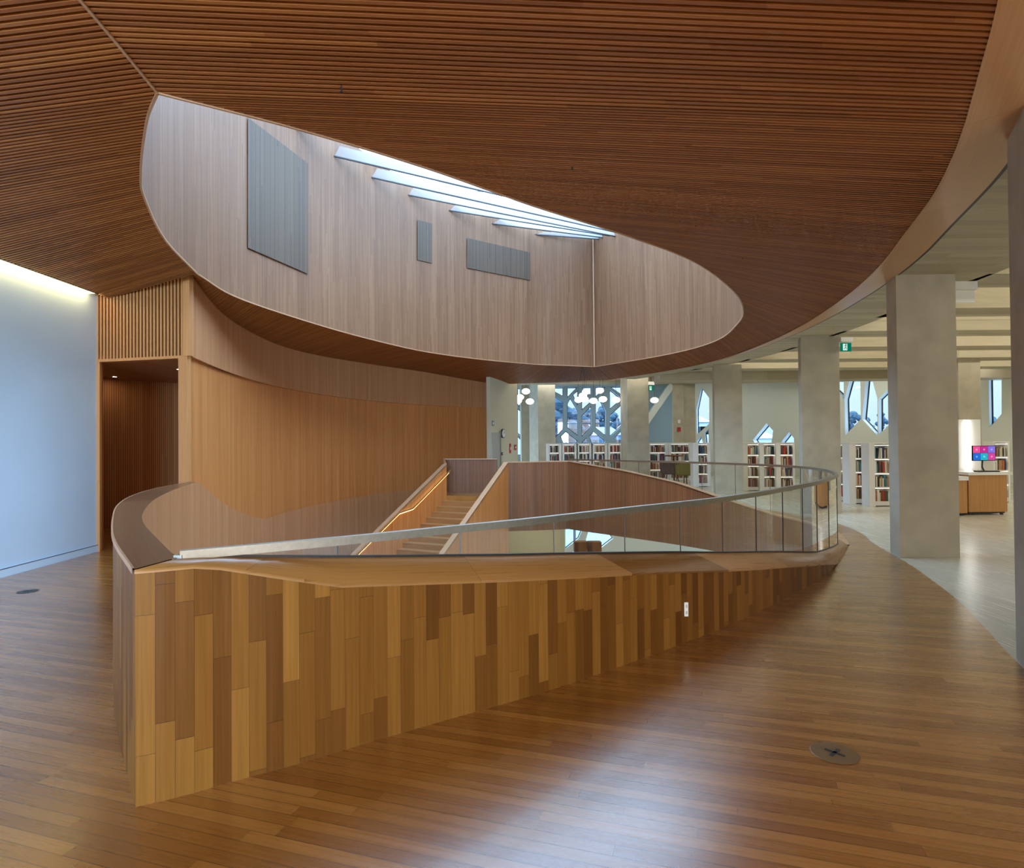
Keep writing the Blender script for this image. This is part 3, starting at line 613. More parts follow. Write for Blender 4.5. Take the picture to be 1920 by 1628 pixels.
# lit handrail fixed to the left side
hr = thing('lit_handrail', TL+Vector((0.1, 0, .8)), 'wooden handrail with warm light strip under it, on the left of the stairs', 'handrail')
inn = Vector((-DL.y, DL.x, 0)).normalized()*0.09
inn = -inn if inn.x < 0 else inn
def hp(t, dz=0): p = TL+DL*t+inn; return Vector((p.x, p.y, 0.93-0.22-SL*t+dz))
seg = [hp(-.03), hp(0.0), hp(0.42), ]
q0 = hp(0.42); q1 = TL+DL*0.56+inn; q1 = Vector((q1.x, q1.y, q0.z-0.06)); q2 = TL+DL*1.6+inn; q2.z = q1.z-SL*1.04
seg = [hp(-.02), hp(0), q0, q1, q2]
MB().tube(seg, 0.022, 8).build('rail', m_cap, hr)
MB().tube([p-Vector((0, 0, .028)) for p in seg[1:]], 0.005, 5).build('light_strip', m_led2, hr)
for t in (0.02, .16, .30, .41):
    p = hp(t); MB().bar(p, p-inn*0.9-Vector((0, 0, .05)), 0.012, 0.012).build('bracket', m_steel, hr)

# ------------------------------------------------------------------ glass balustrade
gb = thing('glass_balustrade', (1, 5, 0), 'frameless curved glass balustrade with a flat steel handrail around the void', 'balustrade')
allp = [tuple(p[:2]) for p in rail_plan]; La = cum(allp)
zbase_tab = [(l, z) for l, z in zip(Lg, zr)]
off = Lg[-1]
zbase_tab += [(off+l, z) for l, z in zip(Lf, zf) if l > 0.3]
def zbase(l): return interp([t[0] for t in zbase_tab], [t[1] for t in zbase_tab], l)
jx = [632, 862, 1038, 1171, 1275, 1354, 1417, 1467, 1504, 1531, 1553]
ax = [projx((p[0], p[1], 1.0)) for p in allp]
imax = max(range(len(allp)), key=lambda i: ax[i])
js = [0.0]+[interp(ax[:imax+1], La[:imax+1], x) for x in jx]
l = js[-1]
while l+0.95 < La[-1]: l += 0.95; js.append(l)
js.append(La[-1])
def pat(l):
    return Vector((interp(La, [p[0] for p in allp], l), interp(La, [p[1] for p in allp], l), 0))
for a, b in zip(js, js[1:]):
    if b-a < 0.1: continue
    n = max(2, int((b-a)/0.12)); ls = [a+0.004+(b-a-0.008)*k/n for k in range(n+1)]
    if ls[0] < 0.05: ls[0] = 0.02
    A = [pat(l)+Vector((0, 0, min(zbase(l), 1.045)-.002)) for l in ls]; B = [Vector((p.x, p.y, ZR-.03)) for p in A]
    MB().ribbon(A, B).build('glass_panel', m_glass, gb, smooth=True)
for l in js[1:-1]:
    p = pat(l); z0 = zbase(l); d = (pat(l+.02)-pat(l-.02)).normalized()
    if z0 < ZR-.06: MB().bar(p+Vector((0, 0, z0)), p+Vector((0, 0, ZR-.03)), 0.006, 0.012).build('joint_strip', m_dark, gb)
rp_ = [pat(La[-1]*k/140) for k in range(141)]
MB().sweep([Vector((p.x, p.y, ZR)) for p in rp_], 0.045, 0.045).build('handrail', m_steel, gb)
MB().sweep([Vector((p.x, p.y, min(zbase(La[-1]*k/140), 1.045)+.008)) for k, p in enumerate(rp_)], 0.022, 0.012).build('base_channel', m_dark, gb)
p = pat(0); MB().bar(p+Vector((0, 0, .99)), p+Vector((0, 0, ZR-.02)), .04, .04).build('end_post', m_steel, gb)

# wall socket on the parapet, floor boxes, sprinklers
p = onwall([tuple(q[:2]) for q in base], 1285, 1142.5); d = (Vector((1, 0.9, 0))).normalized(); nn = Vector((d.y, -d.x, 0))*.006
ol = thing('power_outlet', p, 'narrow white power outlet plate on the oak parapet', 'power outlet')
pb_ = MB(); pb_.bar(p+nn-Vector((0, 0, .055)), p+nn+Vector((0, 0, .055)), .034, .010); o = pb_.build('plate', m_white, ol)
for dz in (-.025, .025): MB().bar(p+nn*1.9+Vector((0, 0, dz-.012)), p+nn*1.9+Vector((0, 0, dz+.012)), .012, .004).build('socket', plain('grey_plastic', (.45, .45, .43), .5), ol)
for (px, py, r), w in (((1565, 1412, .115), 'in the open floor at right, with a dark cross'), ((52, 1109, .10), 'near the white wall at left')):
    p = fl(px, py, 0.002); g = thing('floor_box', p, 'round floor box '+w, 'floor box')
    MB().lathe([(0, .001), (r*.97, .001), (r, 0)], p, 32).build('lid', m_brass if px > 900 else m_dark, g)
    for ang in (40, 130): 
        c = Vector((math.cos(math.radians(ang)), math.sin(math.radians(ang)), 0)); MB().bar(p+Vector((0, 0, .002))-c*r*.42, p+Vector((0, 0, .002))+c*r*.42, .016, .003).build('slot', m_black, g)
for (px, py), w in zip(((640, 172), (1073, 317), (1305, 424), (1393, 485)), ('nearest', 'second', 'third', 'farthest')):
    p = fl(px, py, 3.86); g = thing('sprinkler_head', p, 'small dark sprinkler head in the wood ceiling, '+w+' of the row over the walkway', 'sprinkler', 'ceiling sprinkler heads')
    MB().lathe([(0, 0), (.006, 0), (.006, .03), (.003, .03), (.003, .06)], p, 8).build('stem', m_black, g)
    MB().lathe([(0, -.004), (.010, -.004), (.010, .0)], p, 8).build('deflector', m_dark, g)

# ------------------------------------------------------------------ columns
def column(px, Y, w, sv, z0, z1, label, name='concrete_column'):
    p = Vector((px[0], px[1], 0)) if Y is None else atY(px, 900, Y); x, y = p.x, p.y
    pts = [(x, y), (x+w, y-.02), (x+w+sv[0]*.6, y+sv[1]), (x+sv[0], y+sv[1])]
    b = MB(); b.prism(pts, z0, z1)
    return b.build(name, m_conc, label=label, cat='column', group='concrete columns')
column((5.17, 8.21), None, .785, (.115, .40), 0, ZB, 'broad square concrete column standing whole in the middle right distance')
column((3.36, 3.97), None, .8, (.27, .48), 0, ZB+.02, 'dark concrete column cut off by the right edge of the picture')
column(1505, 13.1, .81, (.22, .60), 0, ZB, 'concrete column right behind the tip of the glass balustrade, beside the green exit sign')
column(1341.5, 17.9, .80, (.22, .85), 0, ZB, 'concrete column between two rows of bookcases, second to the left of the exit sign')
column(1178, 23.1, .79, (-.03, 1.3), 0, 4.3, 'concrete column left of the low armchairs')
column(1010, 27.5, .77, (-.36, 1.2), 0, 4.3, 'pale concrete column left of the large patterned window')
column(978.5, 29.3, .43, (-.05, .6), 0, 4.3, 'slim blue-lit column seen at the end of the white wall')
column(1263, 25.9, .45, (.2, .4), 0, 4.3, 'distant cream column with a red alarm on it')
column(1283, 26.3, .50, (.1, .3), 0, 4.3, 'distant column in shade behind the cream one')
column(1800, 17.0, .60, (.2, .4), 0, 4.3, 'distant column behind the white light box')

# ------------------------------------------------------------------ facades with polygon windows
def facade(name, p0, p1, z0, z1, polys, depth, mat=m_facade, rmat=None, label=None):
    """vertical wall from p0 to p1 (plan) with polygon openings given by viewing directions; glazing set back by depth"""
    p0 = Vector((*p0, 0)); p1 = Vector((*p1, 0)); e = (p1-p0); L = e.length; e.normalize()
    nrm = Vector((-e.y, e.x, 0)); 
    if nrm.y < 0: nrm = -nrm
    holes = []
    for poly in polys:
        h = []
        for px, py in poly:
            dd = ray(px, py); den = dd.x*nrm.x+dd.y*nrm.y; t = (p0.x*nrm.x+p0.y*nrm.y)/den
            q = dd*t; h.append((max(.02, min(L-.02, (q-p0).xy.dot(e.xy))), max(z0+.02, min(z1-.02, EYE+q.z))))
        holes.append(h)
    ol_ = [(0, z0), (L, z0), (L, z1), (0, z1)]
    loops = [[Vector((a, b, 0)) for a, b in ol_]]+[[Vector((a, b, 0)) for a, b in h] for h in holes]
    vs = [v for l in loops for v in l]; tr = geometry.tessellate_polygon(loops)
    w = MB(); W3 = lambda a, b, d=0: p0+e*a+nrm*d+Vector((0, 0, b))
    for t in tr: w.quad([W3(vs[i].x, vs[i].y) for i in t], [(vs[i].x, vs[i].y) for i in t])
    for t in tr: w.quad([W3(vs[i].x, vs[i].y, depth) for i in t], [(vs[i].x, vs[i].y) for i in t])
    w.build(name, mat, kind=STR)
    for h in holes:
        r = MB(); c = h+[h[0]]
        for a, b in zip(c, c[1:]): r.quad([W3(*a), W3(*b), W3(*b, depth), W3(*a, depth)])
        fr = r.build('window_%d' % facade.n, rmat or m_reveal, kind=STR); facade.n += 1
        g = MB(); g.quad([W3(a, b, depth*.85) for a, b in h]); g.build('pane', m_wglass, fr)
        f = MB()
        for a, b in zip(c, c[1:]): f.bar(W3(*a, depth*.83), W3(*b, depth*.83), .05, .07)
        f.build('frame', m_dark, fr)
facade.n = 1
z1 = lambda pts: [(900+x/4.364, 680+y/4.364) for x, y in pts]
z2 = lambda pts: [(1300+x/3.54, 500+y/3.54) for x, y in pts]
z3 = lambda pts: [(1640+x/2.807, 480+y/2.807) for x, y in pts]
left_w = [z1(p) for p in (
    [(580, 150), (678, 150), (678, 275), (580, 225)], [(712, 150), (800, 150), (800, 195), (712, 288)], [(832, 150), (910, 150), (910, 270), (832, 205)], [(945, 150), (1030, 150), (1030, 200), (945, 285)],
    [(1062, 150), (1160, 150), (1160, 262), (1062, 180)], [(560, 300), (600, 268), (680, 318), (680, 545), (610, 625), (560, 580)], [(713, 330), (738, 285), (800, 390), (800, 600), (713, 535)], [(757, 262), (800, 222), (800, 360)],
    [(832, 245), (905, 302), (905, 325), (832, 392)], [(832, 432), (910, 350), (910, 530), (832, 612)], [(945, 325), (982, 295), (1028, 400), (1028, 600), (945, 535)], [(1062, 218), (1160, 296), (1160, 302), (1062, 385)],
    [(1062, 430), (1160, 340), (1160, 520), (1062, 608)], [(655, 605), (700, 558), (800, 640), (775, 700), (690, 700)], [(893, 600), (930, 558), (1025, 640), (1000, 700), (925, 700)], [(832, 652), (872, 612), (895, 700), (832, 700)], [(1105, 610), (1160, 555), (1160, 700), (1135, 700)],
    [(560, 620), (600, 650), (560, 700)], [(302, 150), (345, 150), (345, 350), (302, 350)], [(302, 372), (345, 405), (345, 610), (302, 580)], [(302, 600), (345, 640), (345, 760), (302, 760)])]
facade('wall_facade_left', (-1.0, 31), (7.9, 30.2), 0, 4.3, left_w, 0.35, mat=plain('blue_mullion_panel', (0.30, 0.43, 0.52), 0.5))  # blue cast of daylight is painted into this panel colour
mid_w = [z1(p) for p in ([(1385, 548), (1500, 640), (1470, 700), (1385, 700)], [(1535, 650), (1565, 612), (1592, 690), (1530, 700)], [(1772, 385), (1810, 205), (1875, 290), (1875, 500), (1775, 590)], [(1775, 650), (1808, 600), (1832, 690), (1775, 700)], [(1835, 575), (1870, 540), (1870, 700), (1850, 700)])]
facade('wall_facade_middle', (7.9, 30.2), (11.0, 28.5), 0, 4.3, mid_w, 0.4)
right_w = [z2(p) for p in ([(395, 1150), (486, 1040), (530, 1090), (515, 1185), (415, 1185)], [(575, 1175), (635, 1098), (668, 1140), (668, 1190), (580, 1190)],
    [(900, 740), (998, 740), (998, 885), (975, 850), (900, 780)], [(1003, 880), (1040, 745), (1108, 745), (1112, 1012), (1008, 1122)], [(1120, 1012), (1145, 745), (1185, 745), (1222, 880), (1222, 1122)], [(1228, 880), (1310, 800), (1310, 1040), (1228, 1118)])]
right_w += [z3(p) for p in ([(600, 640), (668, 640), (668, 832), (604, 905)], )]
facade('wall_facade_right', (11.0, 28.5), (19.5, 18.3), 0, 4.3, right_w, 0.45)
MB().quad([(19.5, 18.3, 0), (26, 13, 0), (26, 13, 4.3), (19.5, 18.3, 4.3)]).build('wall_facade_end', m_facade, kind=STR)
dg = MB(); dg.bar(atY(1205, 800, 29.5), atY(1259, 722, 29.5), .3, .3); dg.build('diagonal_brace', m_facade, label='pale diagonal brace crossing the facade behind the pendant lamps', cat='brace')
# lower storey, seen through the balustrade glass
low_w = [[(1060, 975), (1100, 975), (1085, 1010), (1060, 1030)], [(1108, 980), (1125, 975), (1150, 1010), (1118, 1035), (1098, 1015)], [(1065, 1045), (1090, 1018), (1110, 1045)], [(1150, 985), (1175, 985), (1175, 1010)]]
facade('wall_lower_facade', (-3, 29.5), (12, 29.5), -4.6, -0.95, low_w, 0.3, mat=m_reveal)
lc = cr([(-1.6, 19.0), (-0.6, 21.0), (0.9, 22.0), (1.9, 22.6)], 6)
MB().ribbon([(p[0], p[1], -4.6) for p in lc], [(p[0], p[1], -0.95) for p in lc]).build('wall_lower', plain('cream_wall', (.42, .38, .27), .7), kind=STR)
for k, (x0, x1, w) in enumerate(((1077, 1101, 'left'), (1103, 1128, 'right'))):
    a = atY(x0, 1017, 24); b = atY(x1, 1017, 24); g = thing('display_cabinet', (a.x, 24, -4.6), 'brown display cabinet on the floor below, '+w+' of the pair', 'cabinet', 'cabinets on the lower floor')
    MB().box(a.x, b.x, 24, 24.4, -4.5, a.z).build('body', m_stave, g); MB().box(a.x-.01, b.x+.01, 23.98, 24.42, -4.6, -4.5).build('plinth', m_dark, g)

# ------------------------------------------------------------------ white wall with door, clock, alarms
P1 = Vector((-0.75, 21.6, 0)); P2 = Vector((0.22, 23.6, 0)); ew = (P2-P1).normalized(); nw = Vector((ew.y, -ew.x, 0)); LW = (P2-P1).length
Q = lambda s, z, d=0: P1+ew*s+nw*d+Vector((0, 0, z))
def wbox(mb, s0, s1, z0, z1, d0, d1): return mb.hexa([Q(s0, z0, d0), Q(s1, z0, d0), Q(s1, z0, d1), Q(s0, z0, d1), Q(s0, z1, d0), Q(s1, z1, d0), Q(s1, z1, d1), Q(s0, z1, d1)])
wbox(MB(), -.02, LW, 0, 4.25, -.15, 0).build('wall_stair_head', plain('cream_plaster', (.64, .61, .47), .7), kind=STR)
def wpos(px, py):
    d = ray(px, py); t = (P1.x*nw.x+P1.y*nw.y)/(d.x*nw.x+d.y*nw.y); q = d*t; return (q.xy-P1.xy).dot(ew.xy), EYE+q.z
dr = MB(); s0, zt = wpos(922, 811); s1, _ = wpos(936, 811)
wbox(dr, s0, s1, 0, zt, .0, .03); do = dr.build('door_1', plain('grey_door', (.42, .42, .38), .5), kind=STR)
wbox(MB(), s1, s1+.06, 0, zt+.06, 0, .05).build('trim_door', m_steel, kind=STR)
s, z = wpos(942, 813); ck = thing('wall_clock', Q(s, z), 'round white wall clock with a dark rim beside the door', 'clock')
def wdisc(mb, s, z, r, d0, d1, n=24):
    A = [Q(s+r*math.cos(2*math.pi*k/n), z+r*math.sin(2*math.pi*k/n), d1) for k in range(n)]; B = [Q(s+r*math.cos(2*math.pi*k/n), z+r*math.sin(2*math.pi*k/n), d0) for k in range(n)]
    mb.quad(A); [mb.quad([A[k], A[(k+1) % n], B[(k+1) % n], B[k]]) for k in range(n)]; return mb
wdisc(MB(), s, z, .165, 0, .06).build('rim', m_dark, ck); wdisc(MB(), s, z, .145, .05, .065).build('face', m_white, ck)
hd = MB(); hd.bar(Q(s, z, .07), Q(s+.06, z+.05, .07), .01, .01); hd.bar(Q(s, z, .07), Q(s, z+.11, .07), .008, .008); hd.build('hands', m_black, ck)
for (px, py, w, h, mt, nm, lb_, ct) in ((956, 841, .10, .36, m_red, 'extinguisher_sign', 'tall red sign strip on the white wall by the door', 'sign'), (965.5, 839, .16, .20, m_red, 'fire_alarm', 'small red fire alarm box at the end of the white wall', 'alarm'),
    (941, 851, .08, .10, m_dark, 'card_reader', 'small dark card reader beside the door', 'card reader'), (923.5, 794, .14, .19, plain('grey_sign', (.25, .3, .3), .5), 'door_sign', 'small grey sign above the door', 'sign')):
    s, z = wpos(px, py); g = thing(nm, Q(s, z), lb_, ct); wbox(MB(), s-w/2, s+w/2, z-h/2, z+h/2, 0, .03).build('body', mt, g); wbox(MB(), s-w*.3, s+w*.3, z-h*.15, z+h*.15, .03, .036).build('mark', m_white, g)
cv = thing('cove_light', Q(LW/2, 3.8), 'warm strip light above the white wall by the door', 'cove light'); wbox(MB(), .3, LW, 3.90, 3.94, .05, .09).build('strip', emit('soft_cove_led', (1, .75, .35), 5), cv)
p = atY(1273, 805, 25.85); g = thing('fire_alarm', p, 'red fire alarm with a white strobe on the distant cream column', 'alarm')
MB().box(p.x-.07, p.x+.07, p.y-.04, p.y, p.z-.10, p.z+.08).build('body', m_red, g); MB().box(p.x-.05, p.x+.05, p.y-.05, p.y, p.z+.25, p.z+.4).build('strobe', m_white, g)

# ------------------------------------------------------------------ exit signs
m_green = emit('exit_green', (0.0, 0.22, 0.13), 0.75)
m_exitw = emit('exit_white', (.75, 1, .9), 0.9)
def exit_sign(px0, px1, py0, py1, Y, label, back=False, top=None):
    a = atY(px0, py0, Y); b = atY(px1, py1, Y); g = thing('exit_sign', ((a.x+b.x)/2, Y, ZB), label, 'exit sign')
    w = b.x-a.x; t = atY(px0, top, Y).z if top else ZB
    MB().box(a.x-.01, b.x+.02, Y-.03, Y+.06, a.z+.02, t).build('housing', m_white, g)
    MB().box(a.x, b.x, Y, Y+.03, b.z, a.z).build('panel', m_white if back else m_green, g)
    if Y > 20: MB().box((a.x+b.x)/2-.01, (a.x+b.x)/2+.01, Y, Y+.02, t, 4.3).build('rod', m_dark, g)
    if not back:
        h = a.z-b.z; X = a.x+w*.18; y = Y-.006
        MB().quad([(X, y, b.z+h*.12), (X+w*.42, y, b.z+h*.12), (X+w*.42, y, a.z-h*.12), (X, y, a.z-h*.12)]).build('doorway', m_exitw, g)
        r = MB(); y -= .004; c = Vector((X+w*.24, y, b.z+h*.55))
        r.lathe([(0, 0), (h*.07, 0)], (0, 0, 0), 8); r.v = [(c.x+v[0]+w*.04, y, c.z+h*.27+v[1]) for v in r.v]
        for p_, q_ in (((.02, .18), (-.02, -.05)), ((.02, .16), (.13, .06)), ((.02, .14), (-.12, .08)), ((-.02, -.05), (.1, -.16)), ((.1, -.16), (.1, -.32)), ((-.02, -.05), (-.06, -.2)), ((-.06, -.2), (-.17, -.24))):
            r.bar(c+Vector((p_[0]*h, 0, p_[1]*h)), c+Vector((q_[0]*h, 0, q_[1]*h)), .003, h*.075)
        r.build('running_figure', m_green, g)
exit_sign(1576.5, 1596.5, 643, 659, 12.6, 'green running-figure exit sign hanging beside the column behind the balustrade tip', top=633)
exit_sign(1216, 1226, 723, 733, 23.0, 'small distant green exit sign beside the column near the armchairs')
exit_sign(1790, 1828, 546.5, 567, 8.6, 'white back of a ceiling sign beside the large middle column', back=True, top=527)

# ------------------------------------------------------------------ pendants
pend = [(986, 734), (975, 745), (971, 751.5), (993.5, 753), (1099, 734.6), (1124.7, 732.7), (1130.5, 748.8), (1084.6, 750), (1096, 749), (1112.8, 751.8), (1155, 750), (1227, 750.6), (1093, 742)]
pw = ['highest of the cluster at the white wall end', 'middle of the cluster at the white wall end', 'lowest of the cluster at the white wall end', 'half hidden by the pale column', 'upper left before the patterned window', 'upper right before the patterned window', 'lower right before the patterned window',
      'farthest left before the patterned window', 'second from left before the patterned window', 'lowest in the middle before the patterned window', 'at the right edge of the patterned window', 'alone, right of the column by the armchairs', 'overlapping two others, left of centre in the window']
for k, ((px, py), w) in enumerate(zip(pend, pw)):
    Y = 24.2+(k*37 % 10)*.12; c = atY(px, py, Y); g = thing('pendant_lamp', c, 'white pendant lamp, '+w, 'pendant lamp', 'glowing pendant lamps')
    R_ = .165; prof = [(R_*math.cos(t), R_*.72*math.sin(t)) for t in [math.radians(-90+15*i) for i in range(13)]]
    MB().lathe(prof, c, 20).build('globe', m_lamp, g, smooth=True)
    MB().tube([c+Vector((0, 0, .11)), Vector((c.x, c.y, 4.3))], .006, 5).build('cord', m_dark, g)

# ------------------------------------------------------------------ bookcases and books
bcol = {'dark red': (.22, .03, .025), 'navy': (.03, .045, .12), 'black': (.02, .02, .022), 'tan': (.42, .26, .13), 'cream': (.62, .55, .42), 'brown': (.16, .075, .035), 'teal': (.04, .2, .24), 'orange': (.55, .13, .03), 'green': (.05, .12, .06), 'grey': (.25, .25, .25), 'red': (.5, .04, .03), 'white': (.75, .73, .68)}
bmat = {k: plain('book_'+k.replace(' ', '_'), c, .55) for k, c in bcol.items()}
m_page = plain('paper', (.72, .68, .58), .8)
BOOKS = {}
for cn in bcol:
    for hi, (h, t) in enumerate(((.20, .03), (.24, .04), (.27, .05))):
        b = MB(); d = .17
        b.box(0, t, .004, d, .003, h-.006, 1); b.box(0, .003, 0, d+.003, 0, h); b.box(t-.003, t, 0, d+.003, 0, h)
        pr2 = [(t/2-t/2*math.cos(math.pi*k/4), -.006*math.sin(math.pi*k/4)) for k in range(5)]
        b.ribbon([(x, y, 0) for x, y in pr2], [(x, y, h) for x, y in pr2])
        me = b; o = me.build('book', [bmat[cn], m_page]); BOOKS[(cn, hi)] = (o.data, t); bpy.data.objects.remove(o)
    
ORD = ['', 'first', 'second', 'third', 'fourth', 'fifth', 'sixth', 'seventh', 'eighth', 'ninth', 'tenth', 'eleventh', 'twelfth', 'thirteenth', 'fourteenth', 'fifteenth', 'sixteenth', 'seventeenth', 'eighteenth']
stuffb = MB(); nbooks = [0]; stuffm = list(bmat.values()); keys = list(bmat.keys())
def bookcase(x0, x1, Y, label, desc, rowsn=4, lean=0.12, individual=True, panel=0.04, H=1.46, open_px=None):
    a = atY(x0, 835, Y); b = atY(x1, 835, Y); X0, X1 = a.x, b.x
    g = thing('bookcase', ((X0+X1)/2, Y, 0), label, 'bookcase', 'white bookcases with lit shelves')
    if open_px: o0, o1 = atY(open_px[0], 835, Y).x, atY(open_px[1], 835, Y).x
    else: o0, o1 = X0+panel, X1-panel
    D = .30
    MB().box(X0, o0, Y, Y+D, .0, H).build('side_panel', m_white, g); MB().box(o1, X1, Y, Y+D, .0, H).build('side_panel', m_white, g)
    MB().box(X0, X1, Y+D, Y+D+.02, 0, H).build('back_panel', m_white, g); MB().box(X0, X1, Y-.01, Y+D+.02, H, H+.03).build('top_panel', m_white, g)
    MB().box(o0, o1, Y+.01, Y+.03, .02, .12).build('plinth', m_white, g)
    rows = ['bottom', 'third', 'second', 'top']
    for r in range(rowsn):
        z = .12+r*.335
        MB().box(o0, o1, Y, Y+D, z-.02, z).build('shelf', m_white, g)
        x = o0+.005; bi = 0
        while x < o1-.03:
            cn = random.choice(keys if random.random() < .35 else [random.choice(keys)]*1)
            cn = random.choices(keys, weights=[4, 3, 4, 5, 6, 4, 1.5, 1, 1.5, 3, 1.2, 6])[0]
            hi = random.choices((0, 1, 2), weights=(3, 4, 2))[0]; data, t = BOOKS[(cn, hi)]
            if x+t > o1: break
            yb = Y+.03+random.random()*.03
            if individual and nbooks[0] < 300:
                o = bpy.data.objects.new('book', data); COL.objects.link(o); o.location = (x, yb, z)
                if random.random() < lean: o.rotation_euler = (0, random.choice((-.12, .12)), 0); o.location.z += .004; x += .012; 
                bi += 1; tag(o, '%s book, %s from left on %s shelf, %s' % (cn, ORD[bi], rows[r], desc), 'book', 'books in the %s' % desc); nbooks[0] += 1
            else:
                h = (.20, .24, .27)[hi]; stuffb.box(x, x+t*.96, yb, yb+.17, z, z+h, keys.index(cn))
            x += t+random.choice((0, 0, .001, .003, .02 if random.random() < .3 else 0))
        # shelf light
        MB().box(o0+.01, o1-.01, Y+.02, Y+.035, z+.30, z+.306).build('shelf_light', m_shelf, g)
m_shelf = emit('shelf_light_glow', (1, .93, .8), 4.0)
bc = [(1629, 1676, 14.35, (1640, 1669), 'white bookcase nearest the broad middle column, left of it', 'bookcase nearest the broad column'),
      (1592, 1628, 14.95, (1604, 1627), 'white bookcase in the middle between the broad column and the balustrade tip', 'bookcase midway between the two columns'),
      (1562, 1591.5, 15.6, (1568, 1590), 'white bookcase half hidden by the column behind the balustrade tip', 'bookcase half hidden by a column'),
      (1862, 1893, 15.0, (1866, 1890), 'white bookcase behind the computer screen', 'bookcase behind the screen'),
      (1455, 1490, 18.8, (1463.5, 1486.5), 'right one of three white bookcases seen through the back glass', 'right bookcase behind the back glass'),
      (1424, 1455, 18.9, (1432.5, 1454.5), 'middle one of three white bookcases seen through the back glass', 'middle bookcase behind the back glass'),
      (1393, 1424, 19.0, (1402, 1423), 'left one of three white bookcases seen through the back glass', 'left bookcase behind the back glass'),
      (1299, 1332, 20.8, (1309.5, 1326), 'white bookcase right of the olive armchair', 'bookcase right of the olive chair'),
      (1254, 1296, 23.8, (1258, 1291), 'white bookcase behind the two armchairs', 'bookcase behind the armchairs'),
      (1214, 1254, 23.9, (1219, 1247), 'white bookcase left of the dark armchair', 'bookcase left of the dark armchair')]
for i, (x0, x1) in enumerate(((1144, 1163), (1114, 1134), (1086, 1105), (1058, 1077), (1030, 1048))):
    bc.append((x0-5, x1+6, 25.0, (x0, x1), ('rightmost', 'second from right', 'middle', 'second from left', 'leftmost')[i]+' of the far bookcases under the patterned window', ('rightmost', 'second right', 'middle', 'second left', 'leftmost')[i]+' case under the patterned window'))
for x0, x1, Y, op, lab, desc in bc: bookcase(x0, x1, Y, lab, desc, open_px=op)
tbm = stuffb.build('distant_books', stuffm, kind='stuff', label='many small books on the farthest white shelves', cat='books')

# ------------------------------------------------------------------ armchairs and table
def armchair(px, py, Y, mat, rot, label):
    c = fl(px, py, 0) if Y is None else atY(px, 900, Y); c.z = 0
    g = thing('armchair', c, label, 'armchair', 'low armchairs by the bookcases'); g.rotation_euler = (0, 0, rot)
    def add(mb, n, mt, s=False):
        o = mb.build(n, mt, None, smooth=s); o.parent = g; return o
    b = MB(); n = 18
    for R1_, R2_ in ((.33, .36), (.36, .33)):
        A = []; B = []
        for k in range(n+1):
            t = math.radians(-20+220*k/n); hgt = .72+.10*math.sin(max(0, min(math.pi, math.radians(220*k/n-20))))
            A.append((R1_*math.cos(t), R1_*math.sin(t), .38)); B.append((R2_*1.06*math.cos(t), R2_*1.06*math.sin(t), hgt))
        b.ribbon(A, B)
    add(b, 'backrest', mat, True)
    s = MB().lathe([(0, .34), (.27, .34), (.32, .37), (.32, .43), (.28, .46), (0, .47)], (0, 0, 0), 20); add(s, 'seat', mat, True)
    for x in (-.2, .2):
        for y in (-.2, .2): add(MB().tube([(x*.9, y*.9, .36), (x*1.25, y*1.25, 0)], .017, 6), 'leg', m_dark)
    return g
armchair(1257, 0, 22.6, plain('charcoal_fabric', (.05, .045, .045), .8), 2.6, 'dark grey tub armchair, left one by the small table')
armchair(1285, 0, 21.8, plain('olive_fabric', (.14, .13, .02), .8), 3.5, 'olive green tub armchair, right one by the small table')
c = atY(1264, 900, 23.2); c.z = 0; g = thing('side_table', c, 'small round wooden table behind the two armchairs', 'table')
MB().lathe([(0, .98), (.34, .98), (.35, 1.0), (.34, 1.02), (0, 1.02)], c, 24).build('table_top', m_stave, g); MB().lathe([(.03, 0.03), (.03, .98)], c, 10).build('post', m_dark, g); MB().lathe([(.0, .03), (.22, .02), (.22, 0)], c, 20).build('foot', m_dark, g)

# ------------------------------------------------------------------ service desk, screen, light box
Yd = 12.65; a = atY(1817, 966, Yd); b = atY(1889, 966, Yd)
g = thing('service_desk', ((a.x+b.x)/2, Yd, 0), 'oak fronted service desk with a white top, holding the computer screen', 'desk')
m_desk = wood('desk_oak', ((.42, .2, .055), (.46, .225, .065), (.5, .25, .08)), 2.0, 3.0, groove=0, rough=.4)
MB().box(a.x, b.x, Yd, Yd+.6, .06, .82).build('body', m_desk, g); MB().box(a.x-.02, b.x+.1, Yd-.03, Yd+.65, .82, .88).build('desk_top', m_white, g)
MB().box(a.x+.04, b.x-.02, Yd+.04, Yd+.5, .03, .06).build('plinth', m_black, g)
for x in (a.x+.05, b.x-.08): MB().lathe([(0, 0), (.03, 0), (.03, .06), (0, .06)], (x, Yd+.05, 0), 10).build('caster', m_dark, g)
a2 = atY(1775, 966, Yd-.1); b2 = atY(1815, 966, Yd-.1)
g = thing('service_desk', ((a2.x+b2.x)/2, Yd, 0), 'lower oak desk section partly hidden behind the broad column', 'desk')
MB().box(a2.x, b2.x-.01, Yd-.1, Yd+.5, .05, .72).build('body', m_desk, g); MB().box(a2.x, b2.x+.005, Yd-.13, Yd+.5, .72, .80).build('desk_top', m_white, g)
MB().box(a2.x+.04, b2.x-.04, Yd-.05, Yd+.4, 0, .05).build('plinth', m_black, g)
Yl = 13.4; p0_ = atY(1797, 787, Yl); p1_ = atY(1838, 787, Yl)
g = thing('light_box', ((p0_.x+p1_.x)/2, Yl, 0), 'tall white panel with a glowing vertical tube behind the desk', 'lamp')
MB().box(p0_.x, p1_.x, Yl, Yl+.3, 0, p0_.z).build('panel', m_white, g); t0_ = atY(1814.5, 790, Yl-.03)
MB().tube([(t0_.x, Yl-.03, .92), (t0_.x, Yl-.03, t0_.z)], .055, 12).build('tube', m_tube, g)
